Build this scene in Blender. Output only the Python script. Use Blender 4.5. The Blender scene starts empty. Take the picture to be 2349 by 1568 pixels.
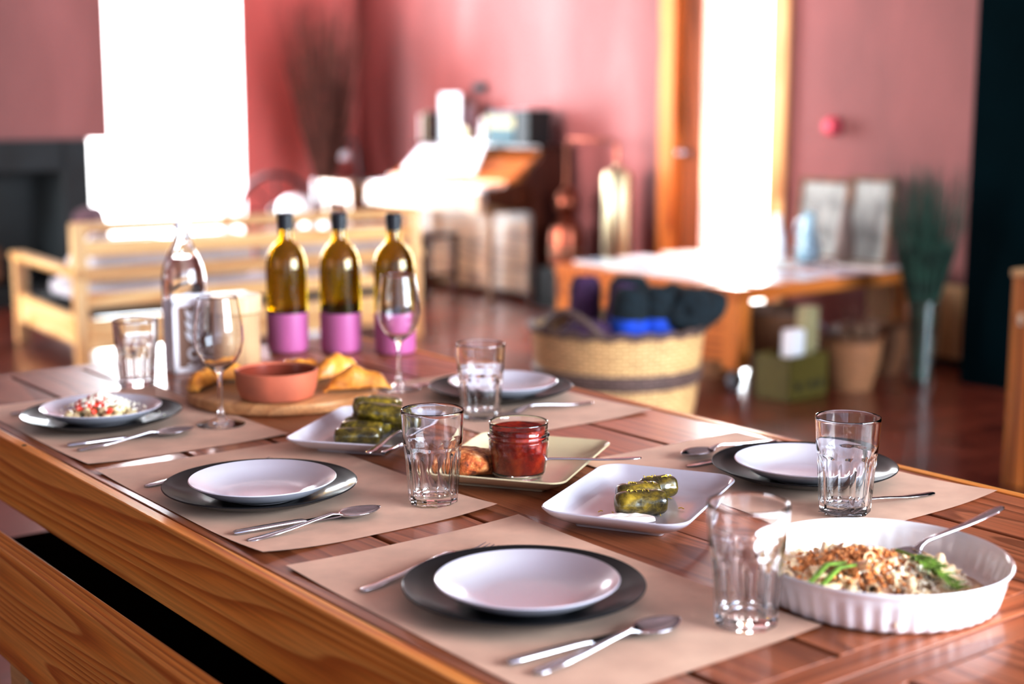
import bpy, math, random
from mathutils import Vector, Matrix, Euler, noise

rnd = random.Random(7)
C = bpy.context.scene.collection
R = math.radians
PI = math.pi

def lin(c):
    return tuple(((x/255)/12.92 if x/255 <= 0.04045 else ((x/255+0.055)/1.055)**2.4) for x in c)

def support(prof, lim=30, d=.0007):
    """Extra profile points beside sharp turns, so that smooth shading stays in the corner."""
    n = len(prof); turn = [0]*n
    for k in range(1, n-1):
        a = Vector((prof[k][0]-prof[k-1][0], prof[k][1]-prof[k-1][1])); b = Vector((prof[k+1][0]-prof[k][0], prof[k+1][1]-prof[k][1]))
        if a.length > 1e-7 and b.length > 1e-7: turn[k] = math.degrees(a.angle(b))
    # a run of small turns close together counts as one rounded corner
    out = []
    for k in range(n):
        out.append(prof[k])
        if k == n-1: break
        a, b = Vector(prof[k]), Vector(prof[k+1]); L = (b-a).length
        if L < d*4: continue
        if turn[k] > lim: p = a+(b-a)*(d/L); out.append((p.x, p.y))
        if turn[k+1] > lim: p = b-(b-a)*(d/L); out.append((p.x, p.y))
    return out

# ------------------------------------------------------------------ mesh builder
class MB:
    def __init__(s): s.v = []; s.f = []
    def add(s, vs, fs, M=None):
        b = len(s.v)
        for p in vs:
            p = Vector(p)
            s.v.append(M @ p if M is not None else p)
        for f in fs: s.f.append(tuple(i+b for i in f))
        return s
    def box(s, c, d, rz=0, M=None):
        x, y, z = d[0]/2, d[1]/2, d[2]/2
        vs = [(-x,-y,-z),(x,-y,-z),(x,y,-z),(-x,y,-z),(-x,-y,z),(x,-y,z),(x,y,z),(-x,y,z)]
        T = Matrix.Translation(c) @ Matrix.Rotation(rz,4,'Z')
        if M is not None: T = M @ T
        return s.add(vs, [(0,3,2,1),(4,5,6,7),(0,1,5,4),(1,2,6,5),(2,3,7,6),(3,0,4,7)], T)
    def bb(s, a, b):
        return s.box([(a[i]+b[i])/2 for i in range(3)], [abs(b[i]-a[i]) for i in range(3)])
    def lathe(s, prof, seg=48, M=None, fr=None, close=False):
        vs = []; fs = []; rows = []
        if fr is None and not close: prof = support(prof)
        for k, (r, z) in enumerate(prof):
            if r < 1e-6 and not close:
                rows.append([len(vs)]); vs.append((0,0,z))
            else:
                row = []
                for i in range(seg):
                    a = 2*PI*i/seg
                    rr = fr(r, z, a, k) if fr else r
                    row.append(len(vs)); vs.append((rr*math.cos(a), rr*math.sin(a), z))
                rows.append(row)
        pairs = list(zip(rows, rows[1:]))
        if close: pairs.append((rows[-1], rows[0]))
        for A, B in pairs:
            for i in range(seg):
                j = (i+1) % seg
                if len(A) == 1 and len(B) == 1: continue
                if len(A) == 1: fs.append((A[0], B[j], B[i]))
                elif len(B) == 1: fs.append((A[i], A[j], B[0]))
                else: fs.append((A[i], A[j], B[j], B[i]))
        return s.add(vs, fs, M)
    def tube(s, pts, r, seg=10, M=None, closed=False, flat=1.0, up=None):
        pts = [Vector(p) for p in pts]; n = len(pts)
        rs = r if isinstance(r, (list, tuple)) else [r]*n
        vs = []; fs = []; prev = None
        for k, p in enumerate(pts):
            if closed: t = (pts[(k+1) % n] - pts[k-1]).normalized()
            else: t = (pts[min(k+1,n-1)] - pts[max(k-1,0)]).normalized()
            if prev is None:
                a = Vector(up) if up else (Vector((0,0,1)) if abs(t.z) < .9 else Vector((1,0,0)))
            else: a = prev
            a = (a - t*a.dot(t)).normalized(); prev = a
            b = t.cross(a)
            for i in range(seg):
                w = 2*PI*i/seg
                vs.append(p + (a*math.cos(w)*flat + b*math.sin(w))*rs[k])
        m = n if closed else n-1
        for k in range(m):
            k2 = (k+1) % n
            for i in range(seg):
                j = (i+1) % seg
                fs.append((k*seg+i, k*seg+j, k2*seg+j, k2*seg+i))
        if not closed:
            fs.append(tuple(range(seg-1,-1,-1))); fs.append(tuple((n-1)*seg+i for i in range(seg)))
        return s.add(vs, fs, M)
    def prism(s, poly, h0, h1, M=None):          # poly in xy, extruded in z
        n = len(poly)
        vs = [(x,y,h0) for x,y in poly] + [(x,y,h1) for x,y in poly]
        fs = [tuple(range(n-1,-1,-1)), tuple(range(n,2*n))]
        for i in range(n):
            j = (i+1) % n; fs.append((i, j, n+j, n+i))
        return s.add(vs, fs, M)
    def grid(s, nx, ny, fn, M=None, wrap=False):
        vs = []; fs = []
        for j in range(ny+1):
            for i in range(nx + (0 if wrap else 1)):
                vs.append(fn(i/nx, j/ny))
        w = nx if wrap else nx+1
        for j in range(ny):
            for i in range(nx):
                i2 = (i+1) % w if wrap else i+1
                fs.append((j*w+i, j*w+i2, (j+1)*w+i2, (j+1)*w+i))
        return s.add(vs, fs, M)
    def blob(s, c, rad, seg=24, rings=14, amp=0., freq=10., M=None, pw=1.0, seed=0, flat_bottom=False):
        off = Vector((seed*13.7, seed*5.1, seed*9.3)); vs = []; fs = []
        def pt(th, ph):
            d = Vector((math.sin(th)*math.cos(ph), math.sin(th)*math.sin(ph), math.cos(th)))
            if pw != 1: d = Vector([math.copysign(abs(q)**pw, q) for q in d])
            p = Vector((d.x*rad[0], d.y*rad[1], d.z*rad[2]))
            k = 1 + amp*noise.fractal((p*freq)+off, .8, 2.1, 3)
            p = p*k
            if flat_bottom and p.z < -rad[2]*.55: p.z = -rad[2]*.55
            return p
        vs.append(pt(0,0))
        for j in range(1, rings):
            for i in range(seg): vs.append(pt(PI*j/rings, 2*PI*i/seg))
        vs.append(pt(PI,0))
        for i in range(seg):
            fs.append((0, 1+i, 1+(i+1)%seg))
            for j in range(rings-2):
                a = 1+j*seg; b = a+seg
                fs.append((a+i, b+i, b+(i+1)%seg, a+(i+1)%seg))
            fs.append((len(vs)-1, 1+(rings-2)*seg+(i+1)%seg, 1+(rings-2)*seg+i))
        T = Matrix.Translation(c)
        if M is not None: T = T @ M
        return s.add(vs, fs, T)
    def build(s, name, mat, parent=None, smooth=True, bevel=0, ang=35, sub=0, solid=0):
        me = bpy.data.meshes.new(name)
        me.from_pydata([tuple(p) for p in s.v], [], s.f)
        me.validate(); me.update()
        me.materials.append(mat)
        if smooth:
            me.polygons.foreach_set('use_smooth', [True]*len(me.polygons))
            me.set_sharp_from_angle(angle=R(ang))
        o = bpy.data.objects.new(name, me); C.objects.link(o)
        if parent is not None: o.parent = parent
        if solid:
            m = o.modifiers.new('solid', 'SOLIDIFY'); m.thickness = abs(solid); m.offset = 1 if solid > 0 else -1
        if bevel:
            m = o.modifiers.new('bevel', 'BEVEL'); m.width = bevel; m.segments = 2; m.limit_method = 'ANGLE'; m.angle_limit = R(40)
        if sub:
            m = o.modifiers.new('sub', 'SUBSURF'); m.levels = sub; m.render_levels = sub
        return o

def tag(o, label, cat, group=None, kind=None):
    o['label'] = label; o['category'] = cat
    if group: o['group'] = group
    if kind: o['kind'] = kind
    return o
def thing(name, label, cat, loc=(0,0,0), rz=0, group=None):
    o = bpy.data.objects.new(name, None); C.objects.link(o)
    o.location = loc; o.rotation_euler = (0,0,rz)
    return tag(o, label, cat, group)
def struct(o):
    o['kind'] = 'structure'; return o
def dup(root, loc=None, rz=None, label=None, group=None):
    r = root.copy(); C.objects.link(r)
    if loc is not None: r.location = loc
    if rz is not None: r.rotation_euler = (0,0,rz)
    if label: r['label'] = label
    if group: r['group'] = group
    for ch in list(root.children):
        c = ch.copy(); C.objects.link(c); c.parent = r
        for g in list(ch.children):
            d = g.copy(); C.objects.link(d); d.parent = c
    return r

# ------------------------------------------------------------------ materials
def nodes(name):
    m = bpy.data.materials.new(name); m.use_nodes = True
    nt = m.node_tree
    return m, nt, nt.nodes['Principled BSDF']
def N(nt, t, **kw):
    n = nt.nodes.new(t)
    for k, v in kw.items():
        if k.startswith('i_'): n.inputs[k[2:].replace('_',' ')].default_value = v
        else: setattr(n, k, v)
    return n
def ramp(nt, stops):
    n = nt.nodes.new('ShaderNodeValToRGB'); e = n.color_ramp.elements
    while len(e) < len(stops): e.new(.5)
    for q, (p, c) in zip(e, stops): q.position = p; q.color = (*lin(c), 1)
    return n
def setp(b, **kw):
    for k, v in kw.items(): b.inputs[k.replace('_',' ')].default_value = v

def plain(name, col, rough=.5, metal=0, var=.08, scale=30, bump=0, coat=0, coat_r=.1, spec=.5, sub=0, stretch=(1,1,1), em=None):
    """Principled with a little procedural mottling of the colour and bump."""
    m, nt, b = nodes(name); L = nt.links
    tc = N(nt,'ShaderNodeTexCoord'); mp = N(nt,'ShaderNodeMapping'); mp.inputs['Scale'].default_value = stretch
    L.new(tc.outputs['Object'], mp.inputs[0])
    no = N(nt,'ShaderNodeTexNoise'); no.inputs['Scale'].default_value = scale; no.inputs['Detail'].default_value = 4
    L.new(mp.outputs[0], no.inputs['Vector'])
    hi = tuple(min(255, c*(1+var)) for c in col); lo = tuple(c*(1-var) for c in col)
    rp = ramp(nt, [(.3, lo), (.7, hi)]); L.new(no.outputs['Fac'], rp.inputs[0]); L.new(rp.outputs[0], b.inputs['Base Color'])
    setp(b, Roughness=rough, Metallic=metal, Coat_Weight=coat, Coat_Roughness=coat_r, Specular_IOR_Level=spec)
    if sub: setp(b, Subsurface_Weight=sub, Subsurface_Scale=.01)
    if bump:
        bp = N(nt,'ShaderNodeBump'); bp.inputs['Strength'].default_value = bump; bp.inputs['Distance'].default_value = .002
        L.new(no.outputs['Fac'], bp.inputs['Height']); L.new(bp.outputs[0], b.inputs['Normal'])
    if em: setp(b, Emission_Color=(*lin(em[0]),1), Emission_Strength=em[1])
    return m

def wood(name, light, mid, dark, axis='Y', rough=.35, coat=.35, coat_r=.18, freq=1.0, lines=13, knots=True, contrast=1.0):
    m, nt, b = nodes(name); L = nt.links
    tc = N(nt,'ShaderNodeTexCoord'); oi = N(nt,'ShaderNodeObjectInfo')
    mul = N(nt,'ShaderNodeMath', operation='MULTIPLY'); mul.inputs[1].default_value = 37.0
    L.new(oi.outputs['Random'], mul.inputs[0])
    add = N(nt,'ShaderNodeVectorMath', operation='ADD'); L.new(tc.outputs['Object'], add.inputs[0]); L.new(mul.outputs[0], add.inputs[1])
    mp = N(nt,'ShaderNodeMapping')
    s = {'X':(.55,7,7),'Y':(7,.55,7),'Z':(7,7,.55)}[axis]
    mp.inputs['Scale'].default_value = tuple(q*freq for q in s); L.new(add.outputs[0], mp.inputs[0])
    n1 = N(nt,'ShaderNodeTexNoise'); n1.inputs['Scale'].default_value = 1; n1.inputs['Detail'].default_value = 1.2; n1.inputs['Roughness'].default_value = .35
    L.new(mp.outputs[0], n1.inputs['Vector'])
    h = n1.outputs['Fac']
    if knots:
        vo = N(nt,'ShaderNodeTexVoronoi'); vo.inputs['Scale'].default_value = .55; L.new(mp.outputs[0], vo.inputs['Vector'])
        kr = N(nt,'ShaderNodeMapRange', interpolation_type='SMOOTHSTEP'); kr.inputs['From Min'].default_value = 0; kr.inputs['From Max'].default_value = .55
        kr.inputs['To Min'].default_value = .38; kr.inputs['To Max'].default_value = 0
        L.new(vo.outputs['Distance'], kr.inputs['Value'])
        ad = N(nt,'ShaderNodeMath', operation='ADD'); L.new(h, ad.inputs[0]); L.new(kr.outputs[0], ad.inputs[1]); h = ad.outputs[0]
    ml = N(nt,'ShaderNodeMath', operation='MULTIPLY'); ml.inputs[1].default_value = lines; L.new(h, ml.inputs[0])
    fr = N(nt,'ShaderNodeMath', operation='FRACT'); L.new(ml.outputs[0], fr.inputs[0])
    c = contrast
    mx = lambda a, q: tuple(a[i]*(1-q)+q*mid[i] for i in range(3))
    rp = ramp(nt, [(0, mx(light,1-c)), (.55, mid), (.86, mx(dark,1-c)), (.93, mx(dark,1-c)), (1, mx(light,1-c))])
    L.new(fr.outputs[0], rp.inputs[0])
    # fine fibres
    mp2 = N(nt,'ShaderNodeMapping'); s2 = {'X':(6,220,220),'Y':(220,6,220),'Z':(220,220,6)}[axis]
    mp2.inputs['Scale'].default_value = s2; L.new(add.outputs[0], mp2.inputs[0])
    n2 = N(nt,'ShaderNodeTexNoise'); n2.inputs['Scale'].default_value = 1; n2.inputs['Detail'].default_value = 2; L.new(mp2.outputs[0], n2.inputs['Vector'])
    r2 = ramp(nt, [(.3,(205,205,205)),(.7,(255,255,255))]); L.new(n2.outputs['Fac'], r2.inputs[0])
    mm = N(nt,'ShaderNodeMix', data_type='RGBA', blend_type='MULTIPLY'); mm.inputs[0].default_value = .7
    L.new(rp.outputs[0], mm.inputs[6]); L.new(r2.outputs[0], mm.inputs[7])
    out = mm.outputs[2]
    # plank to plank tone
    tr = ramp(nt, [(0,(222,214,206)),(1,(255,255,255))]); L.new(oi.outputs['Random'], tr.inputs[0])
    mt = N(nt,'ShaderNodeMix', data_type='RGBA', blend_type='MULTIPLY'); mt.inputs[0].default_value = 1
    L.new(out, mt.inputs[6]); L.new(tr.outputs[0], mt.inputs[7]); out = mt.outputs[2]
    if knots:
        kd = N(nt,'ShaderNodeMapRange', interpolation_type='SMOOTHSTEP'); kd.inputs['From Min'].default_value = .03; kd.inputs['From Max'].default_value = .075
        kd.inputs['To Min'].default_value = .8; kd.inputs['To Max'].default_value = 0; L.new(vo.outputs['Distance'], kd.inputs['Value'])
        mk = N(nt,'ShaderNodeMix', data_type='RGBA'); L.new(kd.outputs[0], mk.inputs[0]); L.new(out, mk.inputs[6])
        mk.inputs[7].default_value = (*lin(tuple(q*.4 for q in dark)),1); out = mk.outputs[2]
    L.new(out, b.inputs['Base Color'])
    bp = N(nt,'ShaderNodeBump'); bp.inputs['Strength'].default_value = .12; bp.inputs['Distance'].default_value = .001
    L.new(n2.outputs['Fac'], bp.inputs['Height']); L.new(bp.outputs[0], b.inputs['Normal'])
    setp(b, Roughness=rough, Coat_Weight=coat, Coat_Roughness=coat_r, Specular_IOR_Level=.35)
    return m

def glass(name, col=(255,255,255), rough=0., ior=1.5):
    m, nt, b = nodes(name)
    setp(b, Base_Color=(*lin(col),1), Roughness=rough, IOR=ior, Transmission_Weight=1.0)
    tc = N(nt,'ShaderNodeTexCoord'); no = N(nt,'ShaderNodeTexNoise'); no.inputs['Scale'].default_value = 25
    nt.links.new(tc.outputs['Object'], no.inputs['Vector'])
    bp = N(nt,'ShaderNodeBump'); bp.inputs['Strength'].default_value = .04; bp.inputs['Distance'].default_value = .002
    nt.links.new(no.outputs['Fac'], bp.inputs['Height']); nt.links.new(bp.outputs[0], b.inputs['Normal'])
    return m

def pane_mat():
    m, nt, b = nodes('window_glass'); L = nt.links
    nt.nodes.remove(b)
    out = [n for n in nt.nodes if n.type == 'OUTPUT_MATERIAL'][0]
    lw = N(nt,'ShaderNodeLayerWeight'); fr = N(nt,'ShaderNodeMath', operation='POWER'); fr.inputs[1].default_value = 5; L.new(lw.outputs['Facing'], fr.inputs[0]); tr = N(nt,'ShaderNodeBsdfTransparent'); gl = N(nt,'ShaderNodeBsdfGlossy'); gl.inputs['Roughness'].default_value = .02
    mx = N(nt,'ShaderNodeMixShader'); L.new(fr.outputs[0], mx.inputs[0]); L.new(tr.outputs[0], mx.inputs[1]); L.new(gl.outputs[0], mx.inputs[2])
    L.new(mx.outputs[0], out.inputs[0]); return m

def plaster(name, a, bcol, c2):
    m, nt, b = nodes(name); L = nt.links
    tc = N(nt,'ShaderNodeTexCoord'); mp = N(nt,'ShaderNodeMapping'); mp.inputs['Scale'].default_value = (1,1,.35); L.new(tc.outputs['Object'], mp.inputs[0])
    no = N(nt,'ShaderNodeTexNoise'); no.inputs['Scale'].default_value = 1.6; no.inputs['Detail'].default_value = 6; no.inputs['Distortion'].default_value = .6
    L.new(mp.outputs[0], no.inputs['Vector'])
    rp = ramp(nt, [(.3,a),(.55,bcol),(.75,c2)]); L.new(no.outputs['Fac'], rp.inputs[0]); L.new(rp.outputs[0], b.inputs['Base Color'])
    n2 = N(nt,'ShaderNodeTexNoise'); n2.inputs['Scale'].default_value = 22; n2.inputs['Detail'].default_value = 4; L.new(tc.outputs['Object'], n2.inputs['Vector'])
    bp = N(nt,'ShaderNodeBump'); bp.inputs['Strength'].default_value = .25; bp.inputs['Distance'].default_value = .01
    L.new(n2.outputs['Fac'], bp.inputs['Height']); L.new(bp.outputs[0], b.inputs['Normal'])
    setp(b, Roughness=.6); return m

def wicker(name, light, dark, su=60, sv=40):
    m, nt, b = nodes(name); L = nt.links
    tc = N(nt,'ShaderNodeTexCoord'); sp = N(nt,'ShaderNodeSeparateXYZ'); L.new(tc.outputs['Object'], sp.inputs[0])
    at = N(nt,'ShaderNodeMath', operation='ARCTAN2'); L.new(sp.outputs['Y'], at.inputs[0]); L.new(sp.outputs['X'], at.inputs[1])
    cb = N(nt,'ShaderNodeCombineXYZ'); L.new(at.outputs[0], cb.inputs[0]); L.new(sp.outputs['Z'], cb.inputs[1])
    mp = N(nt,'ShaderNodeMapping'); mp.inputs['Scale'].default_value = (su/10, sv, 1); L.new(cb.outputs[0], mp.inputs[0])
    br = N(nt,'ShaderNodeTexBrick'); br.inputs['Scale'].default_value = 1; br.inputs['Mortar Size'].default_value = .06; br.inputs['Brick Width'].default_value = .9; br.inputs['Row Height'].default_value = .5
    br.inputs['Color1'].default_value = (*lin(light),1); br.inputs['Color2'].default_value = (*lin(tuple(q*.86 for q in light)),1); br.inputs['Mortar'].default_value = (*lin(dark),1)
    L.new(mp.outputs[0], br.inputs['Vector']); L.new(br.outputs['Color'], b.inputs['Base Color'])
    bp = N(nt,'ShaderNodeBump', invert=True); bp.inputs['Strength'].default_value = .8; bp.inputs['Distance'].default_value = .006
    L.new(br.outputs['Fac'], bp.inputs['Height']); L.new(bp.outputs[0], b.inputs['Normal'])
    setp(b, Roughness=.6); return m

def leafroll(name):
    m, nt, b = nodes(name); L = nt.links
    tc = N(nt,'ShaderNodeTexCoord'); oi = N(nt,'ShaderNodeObjectInfo')
    no = N(nt,'ShaderNodeTexNoise', noise_dimensions='4D'); no.inputs['Scale'].default_value = 70; no.inputs['Detail'].default_value = 5
    L.new(tc.outputs['Object'], no.inputs['Vector']); L.new(oi.outputs['Random'], no.inputs['W'])
    rp = ramp(nt, [(.32,(34,26,4)),(.48,(76,62,8)),(.58,(116,96,14)),(.74,(168,142,36))]); L.new(no.outputs['Fac'], rp.inputs[0])
    vo = N(nt,'ShaderNodeTexVoronoi', feature='DISTANCE_TO_EDGE'); vo.inputs['Scale'].default_value = 85; L.new(tc.outputs['Object'], vo.inputs['Vector'])
    r2 = ramp(nt, [(0,(190,170,90)),(.05,(0,0,0))]); L.new(vo.outputs['Distance'], r2.inputs[0])
    mx = N(nt,'ShaderNodeMix', data_type='RGBA', blend_type='SCREEN'); mx.inputs[0].default_value = .13; L.new(rp.outputs[0], mx.inputs[6]); L.new(r2.outputs[0], mx.inputs[7])
    L.new(mx.outputs[2], b.inputs['Base Color'])
    bp = N(nt,'ShaderNodeBump'); bp.inputs['Strength'].default_value = .55; bp.inputs['Distance'].default_value = .0018; L.new(no.outputs['Fac'], bp.inputs['Height']); L.new(bp.outputs[0], b.inputs['Normal'])
    setp(b, Roughness=.32, Coat_Weight=.7, Coat_Roughness=.12); return m

def crusty(name, stops, scale=38, bump=.6, rough=.55, coat=0.1, dist=.003):
    m, nt, b = nodes(name); L = nt.links
    tc = N(nt,'ShaderNodeTexCoord'); no = N(nt,'ShaderNodeTexNoise'); no.inputs['Scale'].default_value = scale; no.inputs['Detail'].default_value = 6; no.inputs['Roughness'].default_value = .6
    L.new(tc.outputs['Object'], no.inputs['Vector'])
    rp = ramp(nt, stops); L.new(no.outputs['Fac'], rp.inputs[0]); L.new(rp.outputs[0], b.inputs['Base Color'])
    n2 = N(nt,'ShaderNodeTexNoise'); n2.inputs['Scale'].default_value = scale*3; n2.inputs['Detail'].default_value = 4; L.new(tc.outputs['Object'], n2.inputs['Vector'])
    bp = N(nt,'ShaderNodeBump'); bp.inputs['Strength'].default_value = bump; bp.inputs['Distance'].default_value = dist; L.new(n2.outputs['Fac'], bp.inputs['Height']); L.new(bp.outputs[0], b.inputs['Normal'])
    setp(b, Roughness=rough, Coat_Weight=coat); return m

def floor_mat():
    m, nt, b = nodes('floor_tiles'); L = nt.links
    tc = N(nt,'ShaderNodeTexCoord')
    br = N(nt,'ShaderNodeTexBrick'); br.offset = .5; br.inputs['Scale'].default_value = 1; br.inputs['Brick Width'].default_value = .9; br.inputs['Row Height'].default_value = .16; br.inputs['Mortar Size'].default_value = .003
    br.inputs['Color1'].default_value = (*lin((150,66,44)),1); br.inputs['Color2'].default_value = (*lin((112,44,30)),1); br.inputs['Mortar'].default_value = (*lin((60,26,20)),1)
    L.new(tc.outputs['Object'], br.inputs['Vector'])
    no = N(nt,'ShaderNodeTexNoise'); no.inputs['Scale'].default_value = 5; no.inputs['Detail'].default_value = 5; L.new(tc.outputs['Object'], no.inputs['Vector'])
    rp = ramp(nt, [(.3,(190,180,180)),(.7,(255,255,255))]); L.new(no.outputs['Fac'], rp.inputs[0])
    mx = N(nt,'ShaderNodeMix', data_type='RGBA', blend_type='MULTIPLY'); mx.inputs[0].default_value = 1; L.new(br.outputs['Color'], mx.inputs[6]); L.new(rp.outputs[0], mx.inputs[7])
    L.new(mx.outputs[2], b.inputs['Base Color'])
    rr = N(nt,'ShaderNodeMapRange'); rr.inputs['To Min'].default_value = .2; rr.inputs['To Max'].default_value = .42; L.new(no.outputs['Fac'], rr.inputs['Value']); L.new(rr.outputs[0], b.inputs['Roughness'])
    setp(b, Coat_Weight=.4, Coat_Roughness=.15); return m

M = {}
M['table'] = wood('varnished_pine', (196,124,84), (182,106,66), (142,76,42), 'Y', rough=.42, coat=.34, coat_r=.12, lines=15, contrast=.8)
M['tablex'] = wood('varnished_pine_cross', (196,124,84), (182,106,66), (142,76,42), 'X', rough=.42, coat=.34, coat_r=.12, lines=15, contrast=.8)
M['apron'] = wood('varnished_pine_apron', (250,180,92), (242,158,68), (206,116,46), 'Y', rough=.5, coat=.12, lines=17)
M['shade'] = plain('seat_shade', (12,7,5), .95, var=.2, spec=0)  # near-black colour paints the shade under the table onto the bench seat
M['apronz'] = wood('pine_leg', (200,134,82), (184,116,66), (140,80,42), 'Z', rough=.45, coat=.2, lines=9)
M['pale'] = wood('pale_pine', (250,214,160), (240,196,138), (214,160,100), 'X', rough=.5, coat=.1, lines=6, knots=False)
M['paley'] = wood('pale_pine_side', (250,220,172), (242,204,150), (216,170,112), 'Y', rough=.5, coat=.1, lines=6, knots=False)
M['palez'] = wood('pale_pine_post', (250,218,170), (242,200,146), (216,166,108), 'Z', rough=.5, coat=.1, lines=6, knots=False)
M['orangey'] = wood('orange_pine_y', (226,142,66), (206,120,48), (150,78,28), 'Y', rough=.4, coat=.3, lines=8)
M['orangex'] = wood('orange_pine_x', (226,142,66), (206,120,48), (150,78,28), 'X', rough=.4, coat=.3, lines=8)
M['orangez'] = wood('orange_pine_z', (232,150,70), (212,126,50), (156,84,30), 'Z', rough=.4, coat=.3, lines=8)
M['doorwood'] = wood('honey_door_wood', (232,150,70), (216,130,52), (176,96,34), 'Z', rough=.4, coat=.25, lines=5, knots=False)
M['doordark'] = wood('brown_door_stile', (176,104,60), (160,88,46), (120,62,30), 'Z', rough=.45, coat=.15, lines=5, knots=False)
M['doorlite'] = wood('pale_door_wood', (240,196,140), (230,180,120), (200,146,90), 'Z', rough=.45, coat=.2, lines=5, knots=False)
M['piano'] = wood('dark_walnut', (92,44,24), (70,30,16), (38,14,8), 'Z', rough=.3, coat=.5, coat_r=.12, lines=9, knots=False)
M['pianoy'] = wood('aged_walnut_front', (196,160,124), (176,136,100), (130,92,62), 'Y', rough=.32, coat=.4, lines=7, knots=False)
M['desk'] = wood('amber_wood', (230,150,80), (206,124,58), (150,80,34), 'Y', rough=.35, coat=.4, lines=7, knots=False)
M['beech'] = wood('beech_board', (226,176,124), (212,158,106), (184,126,78), 'X', rough=.5, coat=.1, lines=8, knots=False, contrast=.6)
M['mill'] = wood('pale_turned_wood', (246,214,176), (240,202,160), (222,176,130), 'Z', rough=.5, coat=.15, lines=5, knots=False, contrast=.5)
M['kraft'] = plain('kraft_paper', (220,186,164), .75, var=.05, scale=14, bump=.15)
M['white'] = plain('white_glaze', (208,204,212), .25, var=.012, scale=8, coat=.6, coat_r=.12)
M['porc'] = plain('white_porcelain', (250,250,252), .18, var=.01, scale=8, coat=.7, coat_r=.06)
M['charcoal'] = plain('charcoal_glaze', (16,19,24), .5, var=.05, scale=10, coat=.22, coat_r=.1, spec=.2)
M['tan'] = plain('sand_glaze', (214,200,166), .35, var=.02, scale=8, coat=.5, coat_r=.15)
M['steel'] = plain('polished_steel', (205,205,212), .12, metal=1, var=.02)
M['glass'] = glass('clear_glass')
M['water'] = glass('water', ior=1.33)
M['glasswine'] = glass('wine_glass_crystal', ior=1.47)
M['olive'] = glass('olive_bottle_glass', (196,170,6), ior=1.5)
M['oil'] = plain('dark_oil', (30,24,6), .1, var=.05, coat=.5)
M['pink'] = plain('pink_coating', (176,98,142), .45, var=.02, scale=10)
M['cap'] = plain('black_cap', (22,24,30), .35, var=.05, scale=20)
M['terra'] = plain('terracotta', (186,106,78), .6, var=.08, scale=16, bump=.15)
M['terrain'] = plain('glazed_terracotta', (138,62,44), .2, var=.08, scale=16, coat=.6)
M['jam'] = crusty('tomato_jam', [(.3,(90,6,2)),(.5,(146,20,4)),(.7,(190,62,12))], scale=60, bump=.5, rough=.7, coat=0, dist=.003)
M['jam'].node_tree.nodes['Principled BSDF'].inputs['Specular IOR Level'].default_value = .1
M['pastry'] = crusty('fried_pastry', [(.28,(160,84,20)),(.45,(222,150,54)),(.62,(240,180,80)),(.8,(250,206,120))], scale=26, bump=.5, rough=.45, coat=.2)
M['crust'] = crusty('toasted_bread', [(.34,(96,40,14)),(.45,(186,96,42)),(.56,(222,150,88)),(.75,(244,206,164))], scale=55, bump=1, rough=.7, coat=0)
M['crumb'] = crusty('toasted_crumbs', [(.3,(176,96,44)),(.5,(224,150,84)),(.75,(250,206,150))], scale=160, bump=.8, rough=.8, coat=0)
M['sauce'] = crusty('cream_sauce', [(.3,(150,104,76)),(.5,(206,172,142)),(.75,(238,220,200))], scale=60, bump=.8, rough=.5)
M['pasta'] = plain('pasta', (232,206,170), .4, var=.08, scale=60, coat=.25, sub=.1)
M['cheese'] = plain('grated_cheese', (250,240,224), .6, var=.05, scale=90)
M['herb'] = plain('green_herb', (120,148,62), .5, var=.25, scale=90)
M['bean'] = plain('butter_bean', (232,214,172), .3, var=.08, scale=50, coat=.4, sub=.1)
M['tomato'] = plain('tomato_pieces', (214,62,36), .25, var=.2, scale=60, coat=.6)
M['leaf'] = leafroll('vine_leaf')
M['yogurt'] = plain('yogurt', (252,238,232), .35, var=.01, scale=20, coat=.3, sub=.1)
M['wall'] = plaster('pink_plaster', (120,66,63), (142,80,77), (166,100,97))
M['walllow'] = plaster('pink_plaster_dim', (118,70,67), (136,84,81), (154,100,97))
M['wallcorner'] = plaster('pink_plaster_corner_lit', (186,98,90), (208,118,110), (224,138,130))  # same plaster, lightened to paint brightness into the far corner
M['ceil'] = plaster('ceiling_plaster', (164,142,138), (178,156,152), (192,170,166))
M['reveal'] = plain('pale_pink_reveal', (250,214,214), .7, var=.02)
M['floor'] = floor_mat()
M['darkwall'] = plain('dark_green_panel', (2,16,20), .95, var=.15, scale=3, spec=.02)
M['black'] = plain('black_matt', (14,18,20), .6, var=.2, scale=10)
M['soot'] = plain('sooty_stone', (22,28,31), .75, var=.35, scale=4, bump=.4)
M['pane'] = pane_mat()
M['blk'] = plain('dark_fleece', (16,28,34), .95, var=.4, scale=50, bump=.6)
M['purple'] = plain('purple_fleece', (66,38,72), .95, var=.3, scale=50, bump=.6)
M['blue'] = plain('blue_band', (18,70,170), .8, var=.2, scale=30)
M['greycush'] = plain('grey_cushion', (176,172,178), .9, var=.06, scale=20, bump=.3)
M['browncush'] = plain('mauve_cushion', (96,70,78), .9, var=.1, scale=14, bump=.3)
M['throw'] = plain('white_throw', (224,218,222), .9, var=.08, scale=26, bump=.5)
M['copper'] = plain('copper', (134,80,62), .32, metal=1, var=.12, scale=9)
M['brass'] = plain('brass', (160,150,126), .35, metal=1, var=.08, scale=9)
M['paper'] = plain('white_paper', (246,246,250), .7, var=.015)
M['teal'] = plain('teal_book_cloth', (44,78,86), .6, var=.06)
M['cream'] = plain('cream_label', (166,156,118), .6, var=.04)
M['wick'] = wicker('pale_wicker', (240,202,148), (170,122,76))
M['wickb'] = wicker('dark_wicker_band', (124,98,90), (70,50,44))
M['wickt'] = wicker('tan_wicker', (198,142,98), (120,76,46))
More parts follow.
